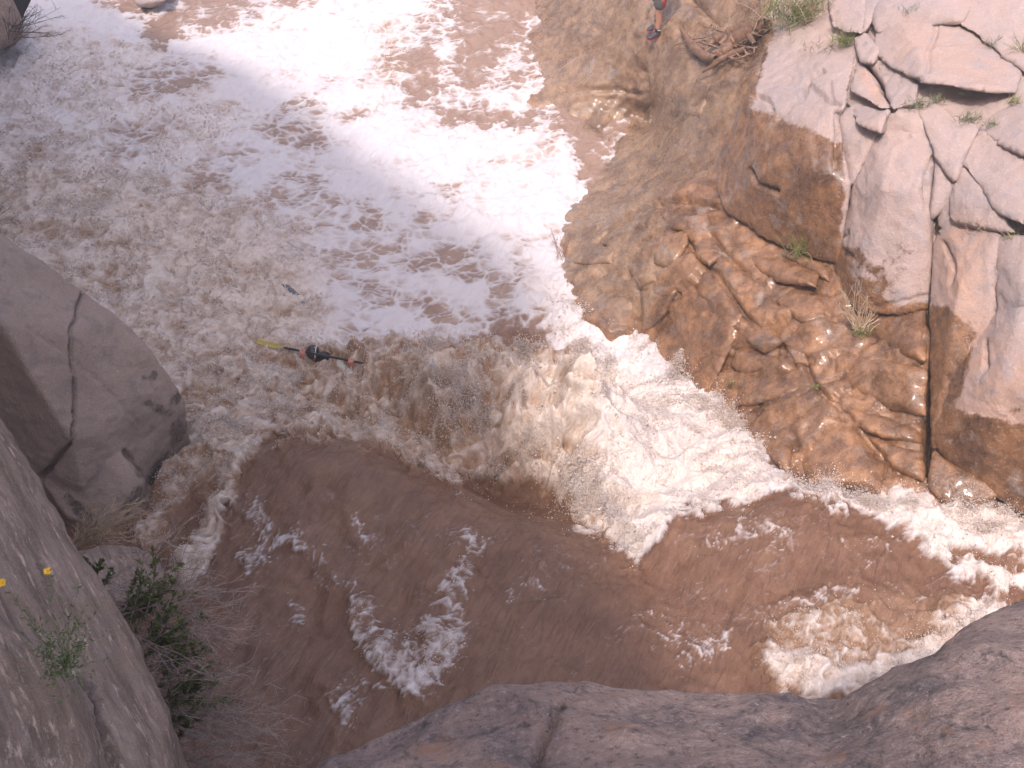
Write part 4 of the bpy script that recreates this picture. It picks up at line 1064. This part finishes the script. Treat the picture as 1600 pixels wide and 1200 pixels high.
M_SHOE = plain('dark_navy_shoe', (.03, .035, .05), .5, .3, 40)
M_REDT = plain('red_rubber', (.26, .03, .025), .5, .2, 40)
M_SHORT = plain('charcoal_shorts', (.085, .09, .09), .8, .2, 40)
M_RED = plain('red_cloth', (.38, .02, .035), .8, .2, 40)
M_WHITE = plain('white_print', (.78, .78, .76), .5, .05, 40)
M_HAIR = plain('brown_hair', (.05, .03, .02), .6, .3, 60)
M_SLEEVE = plain('pale_grey_sleeve', (.50, .50, .46), .6, .2, 30)

# bystander on the ledge: local frame, x = forward (toes), y = left
pf = at_t(1022, 50, float(dep_b(1022, 50)))
dg_ = bpy.context.evaluated_depsgraph_get()
hit = bank.evaluated_get(dg_).ray_cast(Vector((pf[0], pf[1], 6)), Vector((0, 0, -1)))
gz = hit[1].z if hit[0] else pf[2]
per = empty('person', (pf[0], pf[1], gz + .005), math.atan2(-.55, -.84))
per.scale = (1.1, 1.1, 1.1)
tag(per, 'person in charcoal and red shorts and dark river shoes standing on the wet ledge', 'person')
def leg(y, fx): return [((fx * .2, y * .9, .90), .095), ((fx * .6 + .02, y, .66), .078), ((fx * .85 + .035, y, .48), .056), ((fx * .95, y, .33), .055), ((fx, y, .14), .036), ((fx - .01, y, .075), .04)]
nodes = [((0, 0, 1.0), (.15, .11)), ((0, 0, 1.2), (.145, .10)), ((0, 0, 1.40), (.17, .11)), ((0, 0, 1.50), .06), ((.015, 0, 1.57), .055), ((.03, 0, 1.66), (.075, .09)), ((.03, 0, 1.74), (.07, .085))]
edges = [(0, 1), (1, 2), (2, 3), (3, 4), (4, 5), (5, 6)]
for sgn, fx in ((1, .02), (-1, -.14)):
    b = len(nodes); nodes += leg(sgn * .10, fx); edges += [(0, b)] + [(b + i, b + i + 1) for i in range(5)]
    b = len(nodes); y = sgn
    nodes += [((0, y * .19, 1.42), .055), ((-.02, y * .25, 1.15), .042), ((.08, y * .27, .93), .03), ((.12, y * .27, .85), (.04, .02))]
    edges += [(2, b), (b, b + 1), (b + 1, b + 2), (b + 2, b + 3)]
    h = b + 3
    for k, (l, dy) in enumerate(((.075, -.027), (.085, -.009), (.08, .009), (.062, .027))):
        f = len(nodes); nodes += [((.14 + .008 * k, y * .27 + dy, .80), .009), ((.145, y * .27 + dy, .80 - l * .5), .008), ((.135, y * .27 + dy, .80 - l), .007)]
        edges += [(h, f), (f, f + 1), (f + 1, f + 2)]
    f = len(nodes); nodes += [((.165, y * .255, .83), .011), ((.18, y * .25, .79), .009)]; edges += [(h, f), (f, f + 1)]
skin_mesh('body', nodes, edges, M_SKIN, per, 1)
nodes = [((0, 0, 1.02), (.165, .125)), ((0, 0, .93), (.175, .13))]; edges = [(0, 1)]
for sgn, fx in ((1, .02), (-1, -.14)):
    b = len(nodes); y = sgn * .10
    nodes += [((fx * .2, y * .95, .86), .115), ((fx * .6 + .02, y, .66), .108), ((fx * .8 + .03, y, .47), .104)]; edges += [(1, b), (b, b + 1), (b + 1, b + 2)]
sh = skin_mesh('shorts', nodes, edges, M_SHORT, per, 2)
sh.data.materials.append(M_RED)
for p in sh.data.polygons:
    if (p.center.y > .075 and p.center.x < .09 and p.center.x < .03 + .3 * (p.center.y - .075)) and p.center.z < .86: p.material_index = 1
skin_mesh('shirt', [((0, 0, .98), (.18, .135)), ((0, 0, 1.2), (.165, .12)), ((0, 0, 1.42), (.185, .125)), ((0, .2, 1.42), .075), ((-.02, .25, 1.22), .065), ((0, -.2, 1.42), .075), ((-.02, -.25, 1.22), .065)], [(0, 1), (1, 2), (2, 3), (3, 4), (2, 5), (5, 6)], M_RED, per, 2)
ellipsoid('hair', (.015, 0, 1.76), (.10, .085, .09), M_HAIR, per, zmin=-.2)
for sgn, fx in ((1, .02), (-1, -.14)):
    y = sgn * .10
    s_o = skin_mesh('shoe', [((fx - .07, y, .05), (.042, .045)), ((fx - .02, y, .07), (.045, .06)), ((fx + .06, y, .055), (.048, .045)), ((fx + .13, y, .042), (.05, .034)), ((fx + .20, y, .035), (.036, .026))], [(0, 1), (1, 2), (2, 3), (3, 4)], M_SHOE, per, 2, 1)
    skin_mesh('sole', [((fx - .085, y, .014), (.044, .012)), ((fx + .02, y, .014), (.05, .013)), ((fx + .13, y, .014), (.055, .013)), ((fx + .215, y, .016), (.036, .012))], [(0, 1), (1, 2), (2, 3)], M_REDT, s_o, 2)
    for k in range(2):
        skin_mesh('red_stripe', [((fx + .05 + .04 * k, y - .051, .028), .003), ((fx + .06 + .04 * k, y - .036, .08), .003), ((fx + .062 + .04 * k, y, .10 - .012 * k), .003), ((fx + .06 + .04 * k, y + .036, .08), .003), ((fx + .05 + .04 * k, y + .051, .028), .003)], [(0, 1), (1, 2), (2, 3), (3, 4)], M_REDT, s_o, 1)
    so = TB_()
    o = skin_mesh('sock', [((fx, y, .09), .052), ((fx, y, .135), .05), ((fx, y, .17), .047)], [(0, 1), (1, 2)], M_BLK, per, 2)
    mk = skin_mesh('sock_mark', [((fx - .02, y + .048, .145), .006), ((fx + .0, y + .053, .140), .006), ((fx + .03, y + .043, .15), .006)], [(0, 1), (1, 2)], M_WHITE, o, 1)

# kayaker half buried in the froth
def wpt(px, py, dz=0.0):
    z = .5
    for _ in range(12):
        p = at_z(px, py, z); z = .5 * z + .5 * (water_z(p[0], p[1]) + dz)
    return at_z(px, py, z)
hd = wpt(489, 551, .07)
hl = wpt(473, 549, .13); hr = wpt(549, 564, .13)
sho = wpt(507, 555, .12)
kay = empty('person', (hd[0], hd[1], hd[2] - .8)); tag(kay, 'kayaker in a black helmet with arms raised on the paddle in the froth', 'person')
K0 = np.array(kay.location)
L_ = lambda p: tuple(np.asarray(p) - K0)
hd_ = np.array(L_(hd)); hl_ = np.array(L_(hl)); hr_ = np.array(L_(hr)); sh_ = np.array(L_(sho))
hc = hd_ + np.array([.06, .02, -.28])          # between the shoulders
nodes = [(tuple(hc + [0, -.05, -.42]), (.15, .12)), (tuple(hc + [0, 0, -.2]), (.15, .12)), (tuple(hc), (.15, .11)), (tuple(hd_ + [0, 0, -.14]), .06), (tuple(hd_ + [0, 0, -.04]), (.075, .085)), (tuple(hd_ + [0, 0, .04]), (.07, .08))]
edges = [(0, 1), (1, 2), (2, 3), (3, 4), (4, 5)]
for hand, sx in ((hl_, -1), (hr_, 1)):
    sp_ = hc + np.array([sx * .19, 0, -.01]); el = (sp_ + hand) / 2 + np.array([sx * .08, -.08, -.14])
    dirh = (hand - el) / np.linalg.norm(hand - el); palm = hand + np.array([0, -.03, -.02])
    b = len(nodes); nodes += [(tuple(sp_), .06), (tuple(el), .045), (tuple(palm - dirh * .07), .032), (tuple(palm), (.045, .026))]
    edges += [(2, b), (b, b + 1), (b + 1, b + 2), (b + 2, b + 3)]
    for k in range(4):
        dx = (k - 1.5) * .021; f = len(nodes)
        nodes += [(tuple(hand + [dx, -.034, .02]), .0105), (tuple(hand + [dx, .0, .036 - .003 * abs(k - 1)]), .010), (tuple(hand + [dx, .032, .012]), .009), (tuple(hand + [dx, .026, -.018]), .008)]
        edges += [(b + 3, f), (f, f + 1), (f + 1, f + 2), (f + 2, f + 3)]
    f = len(nodes); nodes += [(tuple(hand + [-sx * .045, -.03, -.012]), .012), (tuple(hand + [-sx * .05, .012, -.022]), .010)]; edges += [(b + 3, f), (f, f + 1)]
skin_mesh('body', nodes, edges, M_PINK, kay, 1, 1)
he = ellipsoid('helmet', tuple(hd_ + [0, 0, .01]), (.098, .115, .112), M_BLK, kay, zmin=-.45)
st_ = TB_()
ar = [hd_ + np.array([.045 + .02 * math.sin(a), -.119 * math.cos(a), .01 + .117 * math.sin(a)]) for a in np.linspace(.1, 2.4, 12)]
st_.tube(ar, .008, .008, 4); so = st_.build('helmet_stripe', M_WHITE); so.parent = he
skin_mesh('life_vest', [(tuple(hc + [0, -.04, -.36]), (.185, .155)), (tuple(hc + [0, 0, -.15]), (.19, .155)), (tuple(hc + [.02, 0, -.01]), (.17, .13)), (tuple(sh_ + [.02, 0, .03]), (.085, .08))], [(0, 1), (1, 2), (2, 3)], M_BLK, kay, 2)
for hand, sx in ((hr_, 1), (hl_, -1)):
    sp_ = hc + np.array([sx * .19, 0, 0.0]); el = (sp_ + hand) / 2 + np.array([sx * .08, -.08, -.14])
    wr = hand + (el - hand) * .3
    skin_mesh('sleeve', [(tuple(sp_ + [0, 0, .09]), .085), (tuple((sp_ + el) / 2 + [0, 0, .08]), .075), (tuple(el), .062), (tuple(wr), .048)], [(0, 1), (1, 2), (2, 3)], M_SLEEVE if sx > 0 else M_BLK, kay, 2)
# paddle
a0 = hl + (hl - hr) / np.linalg.norm(hl - hr) * .32; a1 = hr + (hr - hl) / np.linalg.norm(hr - hl) * .27
pad = empty('kayak_paddle', (hl + hr) / 2); tag(pad, 'black shafted paddle with yellow blades held across the froth', 'paddle')
tb = TB_(); tb.tube(np.linspace(a0, a1, 8), .017, .017, 8); tb.build('shaft', M_BLK, pad, True)
M_YBL = plain('yellow_paddle_blade', (.50, .41, .13), .35, .2, 20)
ax = (a1 - a0) / np.linalg.norm(a1 - a0)
for p0, d, tw_ in ((a0, -ax, .5), (a1, ax, .5)):
    dd = d + np.array([0, 0, (.05 if d[0] < 0 else -.03)]); dd /= np.linalg.norm(dd)
    sd = np.cross(dd, (0, 0, 1)); sd /= np.linalg.norm(sd); nn = np.cross(sd, dd)
    sd2 = sd * .75 + nn * .66; n2_ = np.cross(sd2, dd)
    V = []; n = 14
    for k in range(n):
        f = k / (n - 1); w = .052 * math.sin(math.pi * min(1, .08 + f * .86)) ** .6 * (.35 + .65 * min(1, f * 2.2)); 
        c = p0 + dd * (.46 * f - .02) + n2_ * (.05 * f * f)
        for s_ in (-1, -.5, 0, .5, 1): V.append(c + sd2 * w * s_ + n2_ * (.012 * abs(s_)))
    V = np.array(V); i = np.arange(n * 5).reshape(n, 5); F = np.stack([i[:-1, :-1], i[:-1, 1:], i[1:, 1:], i[1:, :-1]], -1).reshape(-1, 4)
    V2 = V + n2_ * .008; off = len(V)
    rim = [i[0], i[:, -1], i[-1, ::-1], i[::-1, 0]]
    RF = np.concatenate([np.stack([r[:-1], r[1:], r[1:] + off, r[:-1] + off], -1) for r in rim])
    mesh_np('blade', np.concatenate([V, V2]) - np.array(pad.location), np.concatenate([F[:, ::-1], F + off, RF]), M_YBL, pad)
# kayak: slate hull mostly under the foam, bow pointing away
kb = wpt(497, 566, 0); kt = wpt(425, 415, 0)
kd = (kt - kb)[:2]; kd = kd / np.linalg.norm(kd)
kz = (water_z(*(kb[:2] + kd * .9)))
kyk = empty('kayak', (kb[0] + kd[0] * .8, kb[1] + kd[1] * .8, kz - .225), math.atan2(kd[1], kd[0])); tag(kyk, 'slate blue kayak hull awash under the spray ahead of the kayaker', 'kayak')
M_KAY = plain('slate_blue_plastic', (.11, .115, .125), .3, .2, 6)
V = []; n = 26; m = 18
for k in range(n):
    f = k / (n - 1) * 2 - 1; w = .33 * (1 - abs(f) ** 2.6) ** .7 + .004; hgt = .17 * (1 - abs(f) ** 3.5) ** .6 + .004; rk = .16 * abs(f) ** 2.2
    for j in range(m):
        a = 2 * math.pi * j / m
        V.append((f * 1.25, w * math.copysign(abs(math.cos(a)) ** .75, math.cos(a)), rk + hgt * math.copysign(abs(math.sin(a)) ** .8, math.sin(a)) * (1.0 if math.sin(a) < 0 else .75)))
i = np.arange(n * m).reshape(n, m); j = np.roll(i, -1, 1)
F = np.stack([i[:-1], i[1:], j[1:], j[:-1]], -1).reshape(-1, 4)
mesh_np('hull', V, F, M_KAY, kyk)
tb = TB_(); tb.tube([(-.62 + .36 * math.cos(a), .22 * math.sin(a), .155) for a in np.linspace(0, 2 * math.pi, 28)], .018, .018, 6); r_ = tb.build('cockpit_rim', M_BLK); r_.parent = kyk
ellipsoid('spray_deck', (-.62, 0, .13), (.35, .21, .06), M_BLK, kyk)
tb = TB_(); tb.tube([(1.0, -.05, .21), (1.04, -.03, .25), (1.04, .03, .25), (1.0, .05, .21)], .01, .01, 6); r_ = tb.build('grab_loop', M_BLK); r_.parent = kyk

# ================================================================== SPRAY
JET = np.full(GX.shape, .25)
for pts, r, v in [([(0,280),(200,340),(380,420),(480,480)], 110, .3), ([(120,400),(260,520)], 60, .28), ([(620,560),(780,560),(950,575)], 26, 1.0), ([(700,640),(860,740),(960,850)], 90, .95), ([(880,500),(1000,560),(1060,580),(1140,660),(1230,760)], 50, .9), ([(1000,700),(1100,750)], 90, .3), ([(1000,890),(1040,830),(1070,803),(1250,783)], 22, .8),
                  ([(1240,775),(1400,790),(1600,830)], 45, 1.0), ([(1260,1060),(1400,1050),(1530,960)], 50, .7), ([(640,1080),(720,1010),(705,940)], 24, .75), ([(480,620),(330,700)], 70, .5), ([(480,560),(540,580)], 40, .35)]:
    JET = np.maximum(JET, stroke_mask(pts, r) * v)
jet = sample(JET, wpx, wpy)
vis = ((wpx > -150) & (wpx < 1750) & (wpy > -60) & (wpy < 1150))
clus = sstep(-.25, .45, pn2(UX * 2.1, UY * 2.1, 81) + .6 * pn2(UX * 6, UY * 6, 82) + .4 * pn2(UX * 15, UY * 15, 83))
cell = np.gradient(ys)[:, None] * np.ones((1, NX))
W = (np.clip(tu - .2, 0, 1) ** 1.3 * (.15 + jet ** 1.5) * clus * vis * (.25 + foam) * cell).ravel()
NS = 140000
cw = np.cumsum(W); pick = np.searchsorted(cw, RNG.random(NS) * cw[-1])
jp = jet.ravel()[pick]
hgt = RNG.exponential(1.0, NS) * (.012 + .075 * jp ** 2) - .004
hgt = np.minimum(hgt, .6)
C = WV[pick] + np.stack([RNG.normal(0, .02, NS), RNG.normal(0, .02, NS), hgt], -1)
# the pointed splash at the ledge
sp_n = 1500
s0 = wpt(1052, 592); s1_ = s0 + np.array([.06, .1, .52]); f = RNG.random(sp_n) ** 1.4
spk = s0 + (s1_ - s0) * f[:, None] + RNG.normal(0, 1, (sp_n, 3)) * (.09 * (1 - f) + .008)[:, None]
C = np.concatenate([C, spk])
n = len(C)
_, _, dep_ = to_px(C)
R = np.exp(RNG.normal(math.log(.0055), .45, n)) * np.clip(dep_ / 13, .75, 1.4)
tet = np.array([(1, 1, 1), (-1, -1, 1), (-1, 1, -1), (1, -1, -1)]) / 1.4
qv = RNG.normal(0, 1, (n, 4)); qv /= np.linalg.norm(qv, axis=1, keepdims=True)
w_, x_, y_, z_ = qv.T
Rm = np.stack([1 - 2 * (y_ * y_ + z_ * z_), 2 * (x_ * y_ - z_ * w_), 2 * (x_ * z_ + y_ * w_), 2 * (x_ * y_ + z_ * w_), 1 - 2 * (x_ * x_ + z_ * z_), 2 * (y_ * z_ - x_ * w_), 2 * (x_ * z_ - y_ * w_), 2 * (y_ * z_ + x_ * w_), 1 - 2 * (x_ * x_ + y_ * y_)], -1).reshape(n, 3, 3)
st3 = RNG.uniform(.6, 1.8, (n, 1, 1))
TV = np.einsum('nij,kj->nki', Rm, tet) * R[:, None, None]
TV[:, :, 2:3] *= st3
TV = (C[:, None] + TV).reshape(-1, 3)
TF = (np.array([[0, 1, 2], [0, 3, 1], [0, 2, 3], [1, 3, 2]])[None] + 4 * np.arange(n)[:, None, None]).reshape(-1, 3)
sp = mesh_np('river_spray', TV, TF, M_SPRAY, smooth=True)
tag(sp, kind='stuff')

# ================================================================== HAZE volume added over the gorge to lift the shadows
bm = bmesh.new(); bmesh.ops.create_cube(bm, size=1)
for v in bm.verts: v.co = Vector((v.co.x * 60 - 2, v.co.y * 60 + 8, -2.2 + (v.co.z + .5) * 40))
me = bpy.data.meshes.new('haze'); bm.to_mesh(me); bm.free()
hz_o = bpy.data.objects.new('haze', me); COL.objects.link(hz_o); tag(hz_o, kind='stuff')
t = NT('shadow_lift_haze')
pv = t.new('ShaderNodeVolumePrincipled'); pv.inputs['Color'].default_value = (.95, .90, .90, 1); pv.inputs['Density'].default_value = .0065; pv.inputs['Anisotropy'].default_value = .2
t.link(pv.outputs[0], t.n['Material Output'].inputs['Volume']); t.n.remove(t.b)
me.materials.append(t.m)
